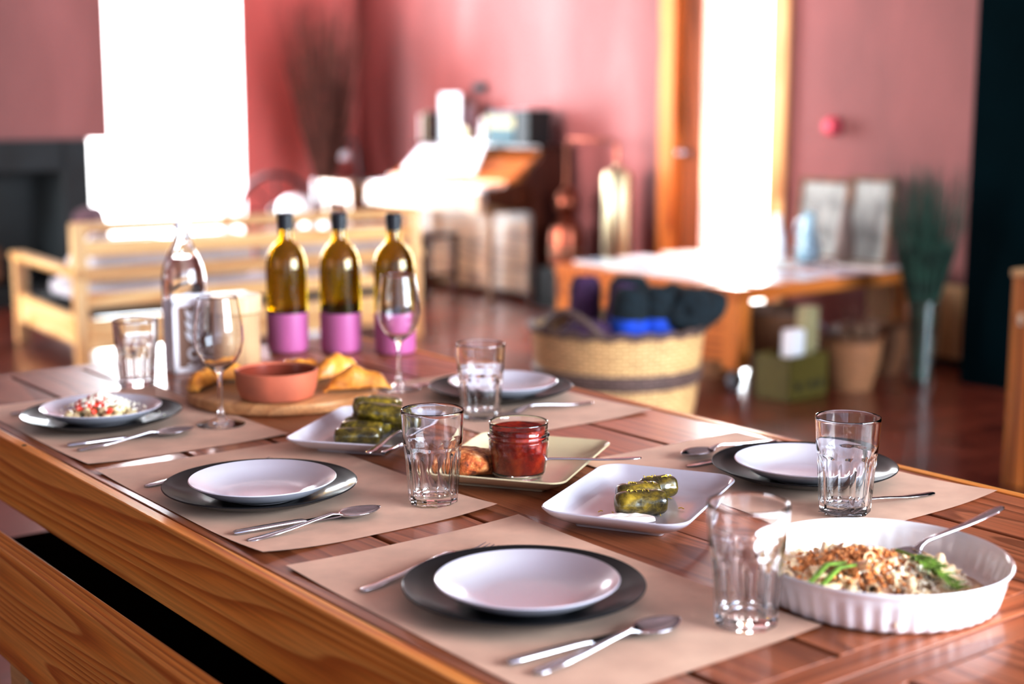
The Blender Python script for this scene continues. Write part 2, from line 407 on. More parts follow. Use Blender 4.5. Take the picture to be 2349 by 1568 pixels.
M['wickd'] = wicker('brown_wicker', (150,96,60), (80,46,28))
M['twig'] = plain('dry_twigs', (88,48,38), .9, var=.3, scale=20)
M['reed'] = plain('green_grass_stems', (34,62,50), .9, var=.35, scale=14)
M['iron'] = plain('dark_iron', (38,30,34), .45, metal=.6, var=.2)
M['crate'] = plain('green_crate', (96,84,26), .6, var=.1)
M['cone'] = plain('pine_cone', (110,80,60), .8, var=.3, scale=60)
M['lamp'] = plain('white_lamp_shade', (240,248,252), .5, var=.01)
M['red'] = plain('pink_red_plastic', (232,96,116), .35, var=.03)
M['frame'] = plain('worn_wood_frame', (110,74,48), .6, var=.15, scale=12)
M['canvas'] = plain('pale_picture', (150,150,146), .7, var=.22, scale=9)
M['bluepat'] = plain('blue_pattern_ceramic', (150,180,220), .25, var=.35, scale=26, coat=.5)
M['greyvase'] = plain('grey_brown_vase', (120,100,92), .5, var=.1)
M['twine'] = plain('grey_wire', (170,172,178), .2, metal=1)
M['rubber'] = plain('grey_wheel', (120,120,126), .4, var=.05)
M['napcut'] = plain('brown_panel', (150,112,92), .6, var=.06, scale=20)
M['napw'] = plain('whitewashed_wood', (242,238,240), .5, var=.03)
M['speck'] = plain('zest', (236,206,90), .5, var=.1)

# ================================================================== ROOM
H = 4.2
def wallseg(name, mat, boxes, bev=0):
    mb = MB()
    for a, b in boxes: mb.bb(a, b)
    return struct(mb.build(name, mat, smooth=False, bevel=bev))
struct(MB().bb((-5,-4,-.1),(6.6,10.5,0)).build('floor', M['floor'], smooth=False))
# far wall (y = 10) with a tall window opening, right wall (x = 6.15) with a glazed door opening
WX0, WX1 = 3.6, 5.13
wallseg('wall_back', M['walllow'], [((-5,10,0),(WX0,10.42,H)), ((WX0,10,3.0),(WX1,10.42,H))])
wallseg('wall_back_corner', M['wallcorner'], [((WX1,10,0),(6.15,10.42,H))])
DY0, DY1 = 5.48, 6.48
struct(MB().bb((-5,-4,3.6),(6.5,10.4,3.7)).build('ceiling', M['ceil'], smooth=False))
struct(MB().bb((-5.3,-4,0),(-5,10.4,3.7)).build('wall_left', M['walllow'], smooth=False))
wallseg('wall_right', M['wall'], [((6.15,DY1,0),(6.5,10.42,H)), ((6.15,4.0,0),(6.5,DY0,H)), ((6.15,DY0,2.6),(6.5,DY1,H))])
wallseg('wall_right_dark', M['darkwall'], [((5.72,-4,0),(6.5,4.0,H))])
rv = MB(); rv.bb((WX1-.008,10.002,0),(WX1-.001,10.41,3.0)); struct(rv.build('trim_1', M['reveal'], smooth=False))
# window in the far wall
w = struct(thing('window_1', 'tall white-lit window in the far wall', 'window', (0,0,0)))
del w['category']
fr = MB(); 
for a, b in [((WX0,10.28,0),(WX0+.06,10.34,3)), ((WX1-.07,10.28,0),(WX1-.01,10.34,3)), ((WX0,10.28,2.94),(WX1,10.34,3)), ((WX0,10.28,0),(WX1,10.34,.06))]: fr.bb(a, b)
struct(fr.build('window_frame', M['reveal'], w, smooth=False))
struct(MB().add([(WX0+.05,10.308,.05),(WX1-.06,10.308,.05),(WX1-.06,10.308,2.95),(WX0+.05,10.308,2.95)],[(0,1,2,3)]).build('window_pane', M['pane'], w, smooth=False))
# glazed door
d = thing('door_1', 'honey wood glazed door standing in the pink wall', 'door'); del d['category']; struct(d)
jm = MB()
jm.bb((6.10,DY1-.13,0),(6.30,DY1,2.6)); struct(jm.build('door_jamb', M['doorwood'], d, smooth=False, bevel=.004))
jm = MB(); jm.bb((6.12,DY0,0),(6.30,DY0+.13,2.6)); struct(jm.build('door_jamb', M['doorlite'], d, smooth=False, bevel=.004))
jm = MB(); jm.bb((6.12,DY0,2.52),(6.30,DY1,2.6)); struct(jm.build('door_lintel', M['doorwood'], d, smooth=False))
st = MB(); st.bb((6.17,DY1-.30,0),(6.24,DY1-.135,2.52)); struct(st.build('door_stile', M['doordark'], d, smooth=False, bevel=.004))
st = MB(); st.bb((6.17,DY0+.13,0),(6.24,DY0+.15,2.52)); st.bb((6.17,DY0+.13,0),(6.24,DY1-.3,.12)); struct(st.build('door_rail', M['doorlite'], d, smooth=False))
struct(MB().add([(6.203,DY0+.1,.12),(6.203,DY1-.3,.12),(6.203,DY1-.3,2.52),(6.203,DY0+.1,2.52)],[(0,1,2,3)]).build('door_pane', M['pane'], d, smooth=False))
hd = MB(); hd.lathe([(0,0),(.024,0),(.024,.008),(.01,.012),(.01,.05),(.026,.055),(.03,.07),(.02,.085),(0,.088)], 20, Matrix.Translation((6.17,DY1-.2,1.0)) @ Matrix.Rotation(-PI/2,4,'Y'))
struct(hd.build('door_handle', M['steel'], d))
# chimney breast with fireplace
cb = MB(); cb.bb((-1.0,9.25,1.06),(3.77,9.995,H)); struct(cb.build('wall_chimney', M['walllow'], smooth=False))
fp = thing('fireplace', 'low dark stone fireplace with a black opening under the plaster chimney breast', 'fireplace', (0,0,0))
q = MB(); q.bb((.9,9.2,0),(1.2,9.99,1.06)); q.bb((3.42,9.2,0),(3.61,9.99,1.06)); q.bb((1.2,9.2,.86),(3.45,9.99,1.06)); q.bb((1.2,9.2,0),(3.45,9.99,.12)); q.bb((1.2,9.9,.1),(3.45,9.99,.9))
q.build('surround', M['soot'], fp, smooth=False, bevel=.01)
q = MB(); q.bb((1.2,9.7,.12),(3.45,9.9,.86)); q.build('firebox', M['black'], fp, smooth=False)
for k, (x, y, z, ry, r) in enumerate([(2.75,9.40,.192,.1,.07), (2.80,9.55,.187,.1,.065), (2.78,9.475,.305,.1,.06), (2.05,9.5,.19,.1,.07)]):
    t = MB(); t.tube([(-.3,0,0),(0,.01,.008),(.3,0,0)], r, 12)
    o = t.build('firewood_log', M['wickd']); o.location = (x,y,z); o.rotation_euler = (0,0,ry)
    tag(o, 'split brown log lying in the dark fireplace opening', 'log', 'logs in the fireplace')
s = MB(); s.bb((3.05,9.19,.62),(3.38,9.2,.8)); 

# ---- wall mounted bits
al = MB(); al.lathe([(0,0),(.05,0),(.05,.03),(.042,.05),(.03,.065),(0,.07)], 24, Matrix.Translation((6.149,5.16,1.17)) @ Matrix.Rotation(-PI/2,4,'Y'))
tag(al.build('fire_alarm', M['red']), 'small round pink-red alarm sounder on the pink wall beyond the door', 'alarm')
th = thing('thermostat', 'small black device on the pink wall above the piano', 'thermostat', (6.149,8.35,1.40))
q = MB(); q.bb((-.03,-.07,-.03),(0,.07,.03)); q.build('housing', M['black'], th, smooth=False, bevel=.006)
q = MB(); q.bb((-.032,-.045,-.015),(-.03,.02,.015)); q.build('screen', M['teal'], th, smooth=False)

# ================================================================== PIANO CORNER
p = thing('upright_piano', 'old upright piano with dark walnut side and amber fallboard', 'piano', (0,0,0))
PY0, PY1 = 7.33, 8.8
prof = [(6.13,0),(5.80,0),(5.80,.60),(5.62,.62),(5.44,.66),(5.42,.74),(5.60,.77),(5.72,.80),(5.86,.93),(5.92,1.0),(6.13,1.0)]
def sidepanel(y0, y1, name):
    T = Matrix(((1,0,0,0),(0,0,1,0),(0,1,0,0),(0,0,0,1)))
    q = MB(); q.prism(prof, y0, y1, T)
    bpy_o = q.build(name, M['piano'], p, smooth=False, bevel=.006); return bpy_o
sidepanel(PY0, PY0+.045, 'side_panel'); sidepanel(PY1-.045, PY1, 'side_panel')
q = MB(); q.bb((5.83,PY0+.045,.05),(6.13,PY1-.045,.60)); q.build('lower_panel', M['pianoy'], p, smooth=False, bevel=.004)
q = MB(); q.bb((5.93,PY0+.045,.78),(6.12,PY1-.045,.985)); q.build('upper_panel', M['desk'], p, smooth=False, bevel=.004)
q = MB(); q.bb((5.85,PY0-.01,1.0),(6.14,PY1+.01,1.02)); q.build('lid', M['piano'], p, smooth=False, bevel=.005)
q = MB(); q.bb((5.44,PY0+.045,.60),(5.9,PY1-.045,.70)); q.build('key_bed', M['pianoy'], p, smooth=False, bevel=.006)
q = MB(); q.bb((5.42,PY0+.06,.60),(5.44,PY1-.06,.735)); q.build('key_slip', M['pianoy'], p, smooth=False, bevel=.004)
kb = MB()
nk = 50; kw = (PY1-PY0-.12)/nk
for k in range(nk):
    y = PY0+.06+kw*k; kb.bb((5.45,y+.0008,.70),(5.62,y+kw-.0008,.748))
kb.build('white_keys', M['porc'], p, smooth=False)
kb = MB()
for k in range(nk-1):
    if k % 7 in (0,1,3,4,5):
        y = PY0+.06+kw*(k+1); kb.bb((5.52,y-.006,.748),(5.62,y+.006,.76))
kb.build('black_keys', M['black'], p, smooth=False)
q = MB(); q.bb((5.62,PY0+.045,.70),(5.66,PY1-.045,.80)); q.build('fallboard', M['desk'], p, smooth=False, bevel=.004)
q = MB(); q.add([(5.66,PY0+.05,.80),(5.66,PY1-.05,.80),(5.93,PY1-.05,.985),(5.93,PY0+.05,.985),(5.66,PY0+.05,.70),(5.66,PY1-.05,.70),(5.93,PY1-.05,.72),(5.93,PY0+.05,.72)],
      [(0,1,2,3),(4,7,6,5),(0,4,5,1),(3,2,6,7),(0,3,7,4),(1,5,6,2)]); q.build('music_desk', M['desk'], p, smooth=False)
for y in (PY0+.24, PY1-.06):
    q = MB(); q.lathe([(0,0),(.02,0),(.028,.02),(.018,.06),(.022,.3),(.03,.48),(.024,.52),(.034,.56),(.034,.60),(0,.60)], 16, Matrix.Translation((5.64,y,0)))
    q.build('leg', M['pianoy'], p)
# side table / shelf continuing beyond the piano's left end
st = thing('side_table', 'pale drop-leaf side table at the far end of the piano', 'table', (5.42,9.05,0))
q = MB(); q.bb((-.08,-.22,.70),(.36,.20,.74)); q.build('table_top', M['pianoy'], st, smooth=False, bevel=.004)
q = MB(); q.bb((-.06,-.2,.6),(.34,.18,.70)); q.build('apron', M['pianoy'], st, smooth=False)
for sx in (-.04,.31):
    for sy in (-.18,.15):
        q = MB(); q.bb((sx-.015,sy-.015,0),(sx+.015,sy+.015,.6)); q.build('leg', M['pianoy'], st, smooth=False)
# papers and things on the piano
def sheet(name, label, c, wdt, hgt, tilt, group=None, rz=0, mat='paper'):
    t = MB(); t.grid(6,6, lambda u,v: ((v-0)*hgt*math.sin(tilt)+.006*math.sin(u*5), (u-.5)*wdt, v*hgt*math.cos(tilt)), Matrix.Translation(c) @ Matrix.Rotation(rz,4,'Z'))
    o = t.build(name, M[mat], solid=.0015); return tag(o, label, 'paper', group)
sheet('open_music_book', 'large white open score propped on the piano desk', (5.645,8.30,.835), .62, .24, .80)
sheet('open_music_book', 'white open score leaning at the right side of the piano desk', (5.64,7.86,.835), .2, .25, .55, rz=.2)
sheet('song_sheet', 'loose white sheet hanging over the piano keys', (5.47,8.45,.752), .5, .17, 1.45)
sheet('song_sheet', 'white sheet lying over the keys at the right end', (5.46,7.6,.752), .32, .16, 1.5, rz=-.1)
a = thing('photo_stand', 'tall pale glowing picture card standing on top of the piano', 'picture', (6.0,8.52,1.021), .1)
q = MB(); q.box((0,0,.17),(.015,.22,.34)); q.build('card', M['lamp'], a, smooth=False, bevel=.003)
q = MB(); q.box((.03,0,.1),(.05,.03,.2)); q.build('easel_back', M['black'], a, smooth=False)
a = thing('picture_frame', 'small dark framed picture behind the brass clock on the piano', 'picture', (6.02,8.3,1.021), -.1)
q = MB(); q.box((0,0,.14),(.02,.13,.28)); q.build('frame', M['piano'], a, smooth=False, bevel=.004)
q = MB(); q.box((-.011,0,.14),(.004,.09,.22)); q.build('picture', M['browncush'], a, smooth=False)
a = thing('mantel_clock', 'little round brass clock on the piano lid', 'clock', (5.90,8.2,1.021), 0)
q = MB(); q.lathe([(0,-.015),(.045,-.015),(.052,0),(.045,.015),(0,.015)], 28, Matrix.Translation((0,0,.062)) @ Matrix.Rotation(PI/2,4,'Y')); q.build('case', M['brass'], a)
q = MB(); q.box((0,0,.006),(.04,.07,.012)); q.build('base', M['brass'], a, smooth=False, bevel=.002)
q = MB(); q.lathe([(0,0),(.036,0),(.036,.002),(0,.002)], 24, Matrix.Translation((-.0165,0,.062)) @ Matrix.Rotation(-PI/2,4,'Y')); q.build('dial', M['cream'], a)
a = thing('figurine', 'small white figurine standing near the music sheets', 'figurine', (5.89,7.98,1.021))
q = MB(); q.lathe([(0,0),(.035,0),(.03,.02),(.02,.06),(.028,.1),(.012,.125),(.02,.15),(.012,.172),(0,.176)], 18); q.build('body', M['porc'], a)
def book(x, y, z, w_, h_, dpt, mat, label, group=None, name='book', band=None, rz=0):
    a = thing(name, label, 'book', (x,y,z), rz, group)
    q = MB(); q.bb((0,0,0),(dpt,w_,h_)); q.build('cover', M[mat], a, smooth=False, bevel=.003)
    q = MB(); q.bb((.006,.004,h_),(dpt+.002,w_-.004,h_+.0015)); q.build('pages', M['paper'], a, smooth=False)
    if band: q = MB(); q.bb((-.0012,.002,h_*.5),(0,w_-.002,h_*.85)); q.build('spine_label', M[band], a, smooth=False)
    return a
y = 7.62
for k in range(8):
    book(5.88, y, 1.021, .036, .215, .16, 'teal', 'thick teal volume with cream spine label in a set on the piano', 'set of teal volumes on the piano', band='cream'); y += .0375
book(5.86, 7.45, 1.021, .12, .23, .2, 'black', 'black boxed volume ending the row of teal books')
for k, (c, l) in enumerate([('greycush','slim white booklet leaning against the teal volumes'), ('cream','cream spined paperback beside the white booklet on the piano')]):
    book(5.9, 7.93+.028*k - .008, 1.021, .024, .2-.01*k, .15, c, l)
y = 8.68
for k, (c, l, ww) in enumerate([('piano','dark brown hardback beside the glowing card on the piano',.035), ('cream','pale spined hardback in the left group on the piano',.03), ('browncush','mauve spined hardback in the left group on the piano',.03), ('paper','white paperback ending the left group on the piano',.02)]):
    book(5.92, y, 1.021, ww, .21-.006*k, .15, c, l); y += ww+.002
# stool
s = thing('piano_stool', 'dark wooden stool tucked under the keyboard', 'stool', (5.36,7.92,0), .1)
q = MB(); q.bb((-.17,-.17,.42),(.17,.17,.45)); q.build('seat', M['piano'], s, smooth=False, bevel=.01)
for sx in (-.14,.14):
    for sy in (-.14,.14):
        q = MB(); q.bb((sx-.02,sy-.02,0),(sx+.02,sy+.02,.42)); q.build('leg', M['piano'], s, smooth=False)
for sy in (-.14,.14):
    q = MB(); q.bb((-.12,sy-.015,.16),(.12,sy+.015,.19)); q.build('stretcher', M['piano'], s, smooth=False)
# thin grey bentwood frame by the piano's left end
s = thing('desk_lamp', 'slim grey arched lamp on the side table beyond the piano', 'lamp', (5.52,9.07,.741))
q = MB(); q.tube([(0,-.10,.01),(0,-.085,.16),(0,-.04,.27),(0,.02,.30),(0,.08,.26),(0,.10,.2)], .012, 10); q.build('arm', M['iron'], s)
q = MB(); q.lathe([(0,0),(.07,0),(.07,.01),(.02,.014),(0,.014)], 24, Matrix.Translation((0,-.1,0))); q.build('base', M['iron'], s)
q = MB(); q.lathe([(.012,.06),(.03,.05),(.05,0),(.047,0),(.028,.047),(.01,.056)], 20, Matrix.Translation((0,.1,.15))); q.build('lamp_shade', M['greycush'], s)
q = thing('paper_box', 'white carton with dark lid at the foot of the side table', 'box', (5.25,9.0,0))
b = MB(); b.bb((-.12,-.2,0),(.08,.16,.5)); b.build('carton', M['paper'], q, smooth=False, bevel=.004)
b = MB(); b.bb((-.125,-.1,.42),(-.12,.05,.48)); b.build('printed_band', M['black'], q, smooth=False)

# brush bundle in tall glass vase near the corner
def glass_vase(root, h, r0, r1, th=.006):
    q = MB(); q.lathe([(0,0),(r0,0),(r1,h),(r1-th,h),(r0-th,.02),(0,.02)], 28); return q.build('vase', M['glass'], root)
v = thing('vase', 'clear floor vase near the far corner holding tall brown twigs', 'vase', (5.45,9.35,0)); glass_vase(v, .74, .08, .105)
q = MB()
for k in range(230):
    a = rnd.uniform(0,2*PI); r = rnd.random()**.6; tp = rnd.uniform(1.5,2.05)
    x0, y0 = math.cos(a)*r*.06, math.sin(a)*r*.06; x1, y1 = math.cos(a)*r*.34, math.sin(a)*r*.34
    pts = [(x0*.7,y0*.7,.05),(x0,y0,.7),((x0+x1)/2+rnd.uniform(-.02,.02),(y0+y1)/2,1.15),(x1+rnd.uniform(-.03,.03),y1,tp)]
    q.tube(pts, [.0045,.0045,.004,.002], 4, Matrix.Translation((5.45,9.35,0)))
tag(q.build('twig_bundle', M['twig']), 'tall sheaf of dry reddish brown twigs spreading upward in the far corner', 'twigs', kind='stuff')

# copper still
stand = thing('pot_stand', 'dark wooden box stand under the copper pot', 'stand', (5.9,7.10,0))
q = MB(); q.bb((-.13,-.13,.02),(.13,.13,.255)); q.build('body', M['black'], stand, smooth=False, bevel=.008)
q = MB(); q.bb((-.15,-.15,0),(.15,.15,.02)); q.build('base', M['black'], stand, smooth=False)
s = thing('copper_still', 'copper alembic pot still with domed helmet beside the piano', 'still', (5.9,7.10,.256))
q = MB(); q.lathe([(0,0),(.10,0),(.115,.02),(.115,.2),(.10,.26),(.06,.30),(.045,.32),(0,.32)], 32); q.build('pot', M['copper'], s)
q = MB(); q.lathe([(.045,.32),(.05,.34),(.07,.37),(.078,.41),(.07,.455),(.045,.49),(.02,.51),(.012,.54)], 28); q.build('helmet', M['copper'], s)
q = MB(); q.tube([(0,0,.53),(0,0,.78),(0,-.03,.81),(0,-.44,.81),(0,-.48,.79),(0,-.48,.68)], .010, 10); q.build('swan_neck', M['copper'], s)
q = MB(); q.lathe([(.116,.10),(.122,.105),(.122,.115),(.116,.12)], 32); q.build('rivet_band', M['brass'], s)
s = thing('condenser', 'tall polished brass condenser cylinder beside the glazed door', 'condenser', (5.9,6.62,0))
q = MB(); q.lathe([(0,.36),(.088,.36),(.092,.37),(.092,.86),(.08,.885),(.03,.9),(.022,.925),(0,.925)], 32); q.build('cylinder', M['brass'], s)
for k in range(3):
    a = k*2*PI/3; q = MB(); q.tube([(math.cos(a)*.1,math.sin(a)*.1,0),(math.cos(a)*.075,math.sin(a)*.075,.365)], .01, 8); q.build('leg', M['iron'], s)

# dark wheel and lamp beyond the sofa
wq = thing('spoked_wheel', 'dark round spoked wheel on a stand against the far wall', 'wheel', (4.80,8.9,0), -.5)
T = Matrix.Translation((0,0,.56)) @ Matrix.Rotation(PI/2,4,'X')
q = MB(); q.tube([(math.cos(a)*.25,math.sin(a)*.25,0) for a in [2*PI*i/40 for i in range(40)]], .016, 8, T, closed=True); q.build('rim', M['iron'], wq)
q = MB(); q.lathe([(0,-.04),(.04,-.04),(.05,0),(.04,.04),(0,.04)], 20, T); q.build('hub', M['black'], wq)
for k in range(8):
    a = 2*PI*k/8; q = MB(); q.tube([(math.cos(a)*.04,math.sin(a)*.04,0),(math.cos(a)*.245,math.sin(a)*.245,0)], .006, 6, T); q.build('spoke', M['iron'], wq)
for sy in (-.07,.07):
    q = MB(); q.tube([(-.18,sy,0),(0,sy,.56),(.18,sy,0)], .012, 8); q.build('stand', M['iron'], wq)
q = MB(); q.tube([(0,-.08,.56),(0,.08,.56)], .008, 8); q.build('axle', M['iron'], wq)
st = thing('pedestal', 'slim dark pedestal behind the sofa carrying the white globe lamp', 'pedestal', (4.61,8.30,0))
q = MB(); q.lathe([(0,0),(.12,0),(.12,.02),(.025,.03),(.025,.53),(.11,.54),(.11,.55),(0,.55)], 24); q.build('column', M['iron'], st)
gl = thing('globe_lamp', 'small white domed lamp glowing behind the slatted sofa', 'lamp', (4.61,8.30,.551)); gl.scale = (1.12,1.12,.95)
q = MB(); q.lathe([(.05,.02),(.1,.03),(.102,.07),(.09,.12),(.06,.15),(.02,.162),(0,.163)], 28); q.build('lamp_shade', M['lamp'], gl)
q = MB(); q.lathe([(0,0),(.05,0),(.05,.02),(0,.022)], 24); q.build('base', M['iron'], gl)

# ================================================================== SOFA
so = thing('slatted_sofa', 'pale pine sofa with open slatted back seen from behind', 'sofa', (2.55,6.78,0), R(-4))
W_, D_ = 1.93, 1.12
for x in (.035, W_-.035):
    q = MB(); q.box((x,.02,.36),(.07,.05,.72)); q.build('back_post', M['palez'], so, smooth=False, bevel=.006)
    q = MB(); q.box((x,D_-.03,.23),(.07,.06,.46)); q.build('front_post', M['palez'], so, smooth=False, bevel=.006)
    q = MB(); q.box((x,D_/2,.475),(.085,D_+.04,.04)); q.build('armrest', M['paley'], so, smooth=False, bevel=.008)
    q = MB(); q.box((x,D_/2,.19),(.03,D_-.1,.15)); q.build('side_rail', M['paley'], so, smooth=False, bevel=.004)
for z0, z1 in ((.67,.725),(.555,.635),(.43,.505),(.305,.38)):
    q = MB(); q.box((W_/2,.015,(z0+z1)/2),(W_-.14 if z0 < .6 else W_,.025,z1-z0)); q.build('back_slat', M['pale'], so, smooth=False, bevel=.004)
q = MB(); q.box((W_/2,.03,.17),(W_-.14,.03,.16)); q.build('back_rail', M['pale'], so, smooth=False, bevel=.004)
q = MB(); q.box((W_/2,D_-.04,.19),(W_-.14,.03,.13)); q.build('front_rail', M['pale'], so, smooth=False, bevel=.004)
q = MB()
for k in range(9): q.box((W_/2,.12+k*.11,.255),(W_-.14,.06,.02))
q.build('seat_slats', M['black'], so, smooth=False)  # slats coloured black to paint in the dark gap below the back
def cushion(label, x, y, z, w_, d_, h_, mat, rx=0, rz=0, name='cushion', group=None):
    q = MB(); q.blob((0,0,0),(w_/2,d_/2,h_/2), 28, 16, .04, 5, pw=.45, seed=x)
    o = q.build(name, M[mat]); sx = Matrix.Rotation(R(-4),4,'Z')
    v = sx @ Vector((x,y,0)); o.location = (2.55+v.x, 6.78+v.y, z); o.rotation_euler = (rx,0,R(-4)+rz)
    return tag(o, label, 'cushion', group)
cushion('long grey seat cushion lying on the pale sofa', W_/2, .60, .330, W_-.2, .74, .12, 'greycush', name='seat_cushion')
cushion('grey back cushion behind the slats nearest the sofa arm in view', .78, .15, .515, .42, .11, .24, 'greycush', rx=R(-4))
cushion('grey back cushion in the middle of the slatted sofa', 1.22, .15, .515, .40, .11, .24, 'greycush', rx=R(-4))
cushion('grey back cushion at the piano end of the sofa', 1.65, .15, .515, .40, .11, .24, 'greycush', rx=R(-4))
cushion('grey back cushion at the armrest end by the fireplace', .33, .15, .515, .42, .11, .24, 'greycush', rx=R(-4))
cushion('mauve brown cushion against the near sofa arm', .34, .74, .575, .34, .13, .34, 'browncush', rx=R(-10), rz=R(60))
q = MB()
q.grid(24,18, lambda u,v: (-.02+.20*u+.012*math.sin(v*17), .06+.02*math.sin(u*9)+ (.34*v), .50 + .12*math.sin(u*PI) - .14*v + .012*math.sin(u*26+v*6)))
o = q.build('throw_blanket', M['throw'], solid=.01); o.location = (2.68,6.90,.04); o.rotation_euler = (0,0,R(-4))
tag(o, 'crumpled white throw bunched at the left sofa arm', 'blanket')

# ================================================================== COFFEE TABLE AND CORNER
X0, X1, Y0, Y1 = 4.70, 6.0, 4.46, 5.75
ct = thing('coffee_table', 'low square orange pine coffee table covered with magazines', 'table', (0,0,0))
q = MB(); q.bb((X0,Y0,.415),(X1,Y1,.475)); q.build('table_top', M['orangex'], ct, smooth=False, bevel=.006)
q = MB(); q.bb((X0+.005,Y0+.09,.13),(X0+.035,Y1-.09,.415)); q.build('side_panel', M['orangey'], ct, smooth=False, bevel=.004)
q = MB(); q.bb((X0+.1,Y1-.04,.13),(X1-.1,Y1-.01,.27)); q.build('back_rail', M['orangex'], ct, smooth=False, bevel=.004)
q = MB(); q.bb((X0+.02,Y0+.02,.10),(X1-.5,Y0+.0,.10)); 
for x in (X0+.05, X1-.05):
    for y in (Y0+.05, Y1-.05):
        q = MB(); q.bb((x-.045,y-.045,.10),(x+.045,y+.045,.415)); q.build('leg', M['orangez'], ct, smooth=False, bevel=.005)
        c = MB(); c.lathe([(0,-.016),(.04,-.016),(.045,-.008),(.045,.008),(.04,.016),(0,.016)], 20, Matrix.Translation((x,y,.046)) @ Matrix.Rotation(PI/2,4,'X')); cw = c.build('caster', M['rubber'], ct)
        b = MB(); b.bb((x-.02,y-.022,.05),(x+.02,y-.018,.10)); b.bb((x-.02,y+.018,.05),(x+.02,y+.022,.10)); b.build('caster_fork', M['steel'], cw, smooth=False)
cols = [((250,250,252),'white'),((214,228,240),'pale blue'),((190,214,222),'grey blue'),((244,238,220),'cream'),((228,216,234),'lilac'),((210,226,214),'mint'),((236,240,250),'ice white'),((150,176,190),'slate blue'),((246,226,214),'blush'),((206,206,212),'light grey')]
mags = [(4.9,4.62,0),(5.22,4.63,1),(5.52,4.62,4),(5.81,4.63,3),(4.86,4.95,6),(5.17,4.96,0),(5.47,4.97,5),(5.76,4.96,9),(4.87,5.28,2),(5.16,5.3,6),(5.48,5.32,1),(4.9,5.58,7),(5.22,5.6,0),(5.53,5.6,8)]
where = ['at the near corner of the coffee table','on the near edge of the coffee table, second from its corner','on the near edge of the coffee table, third from its corner','at the right front corner of the coffee table',
 'in the second row by the panel side of the coffee table','in the second row facing the door','in the middle of the coffee table','in front of the framed pictures','beside the basket edge of the coffee table, third row','in the third row below the door glass',
 'in the third row near the blue vase','at the far left corner of the coffee table','at the far edge before the door','at the far edge beside the pictures']
for k, (x, y, ci) in enumerate(mags):
    col, cn = cols[ci]
    if 'mag'+cn not in M: M['mag'+cn] = plain('cover_'+cn.replace(' ','_'), col, .35, var=.06, scale=7, coat=.4)
    a = thing('magazine', f'{cn} magazine lying {where[k]}', 'magazine', (x,y,.4765), rnd.uniform(-.3,.3))
    h = rnd.uniform(.004,.016)
    q = MB(); q.bb((-.1,-.14,0),(.1,.14,h)); q.build('pages', M['paper'], a, smooth=False)
    q = MB(); q.bb((-.102,-.142,h),(.102,.142,h+.001)); q.build('cover', M['mag'+cn], a, smooth=False)
# pictures leaning on the wall, standing on the table
def picture(label, y, z, w_, h_, tilt, x, art):
    a = thing('framed_picture', label, 'picture', (x,y,z)); a.rotation_euler = (0,tilt,0)
    q = MB()
    for b in [((-.012,-w_/2,0),(.012,w_/2,.025)),((-.012,-w_/2,h_-.025),(.012,w_/2,h_)),((-.012,-w_/2,0),(.012,-w_/2+.025,h_)),((-.012,w_/2-.025,0),(.012,w_/2,h_))]: q.bb(*b)
    q.build('frame', M['frame'], a, smooth=False, bevel=.002)
    q = MB(); q.bb((-.004,-w_/2+.02,.02),(.004,w_/2-.02,h_-.02)); q.build('picture', M[art], a, smooth=False); return a
picture('framed pale picture leaning at the back of the coffee table', 5.04, .4765, .34, .43, R(8), 5.90, 'canvas')
picture('wood framed picture standing behind the grey vase', 4.72, .4765, .28, .45, R(8), 5.89, 'canvas')
a = thing('ceramic_jug', 'white jug with blue pattern on the coffee table before the pictures', 'jug', (5.62,4.86,.500))
q = MB(); q.lathe([(0,0),(.05,0),(.06,.02),(.065,.06),(.05,.13),(.03,.19),(.028,.23),(.034,.25),(.03,.25),(.024,.23),(.024,.2),(0,.19)], 28); q.build('body', M['bluepat'], a)
q = MB(); q.tube([(0,.03,.22),(0,.075,.2),(0,.085,.15),(0,.055,.11)], .008, 8); q.build('handle', M['bluepat'], a)
a = thing('vase', 'white flask beside the blue patterned jug on the coffee table', 'vase', (5.52,4.98,.500))
q = MB(); q.lathe([(0,0),(.04,0),(.045,.03),(.035,.14),(.02,.2),(.02,.24),(.016,.24),(.016,.2),(0,.19)], 24); q.build('body', M['porc'], a)
a = thing('vase', 'slender grey brown vase between jug and wood framed picture', 'vase', (5.76,4.74,.500))
q = MB(); q.lathe([(0,0),(.04,0),(.05,.03),(.048,.14),(.03,.22),(.018,.27),(.02,.3),(.015,.3),(.013,.27),(0,.25)], 24); q.build('body', M['greyvase'], a)
# baskets and boxes below
def basket(name, label, loc, r0, r1, h, mat, band=None, handles=False, rz=0, group=None):
    a = thing(name, label, 'basket', loc, rz, group)
    q = MB(); q.lathe([(0,0),(r0,0),(r0*.35+r1*.65+.004,h*.55),(r1,h),(r1-.012,h),(r0*.35+r1*.65-.010,h*.55),(r0-.012,.012),(0,.012)], 44); q.build('body', M[mat], a)
    rw = MB(); rw.tube([(math.cos(t)*r1,math.sin(t)*r1,h+.004*math.sin(t*22)) for t in [2*PI*i/88 for i in range(88)]], .012 if r1 > .2 else .008, 8, closed=True); rw.build('rim', M[band or mat], a)
    if handles:
        for s_ in (0, PI):
            hh = MB(); hh.tube([(math.cos(s_+t)*(r1-.005+.01*math.sin(PI*(t+.42)/.84)), math.sin(s_+t)*(r1-.005), h+ .075*math.sin(PI*(t+.42)/.84)) for t in [-.42+.84*i/14 for i in range(15)]], .013, 8)
            hh.build('handle', M[band or mat], a)
    return a
bk = basket('wicker_basket', 'large pale wicker basket with dark woven band beside the dining table', (3.27,3.66,0), .215, .298, .545, 'wick', 'wickb', True, rz=R(195))
q = MB()
def rr_(z): return (.215+(.2689-.215)*(z/.30)) if z < .30 else (.2729+(.298-.2729)*((z-.30)/.245))
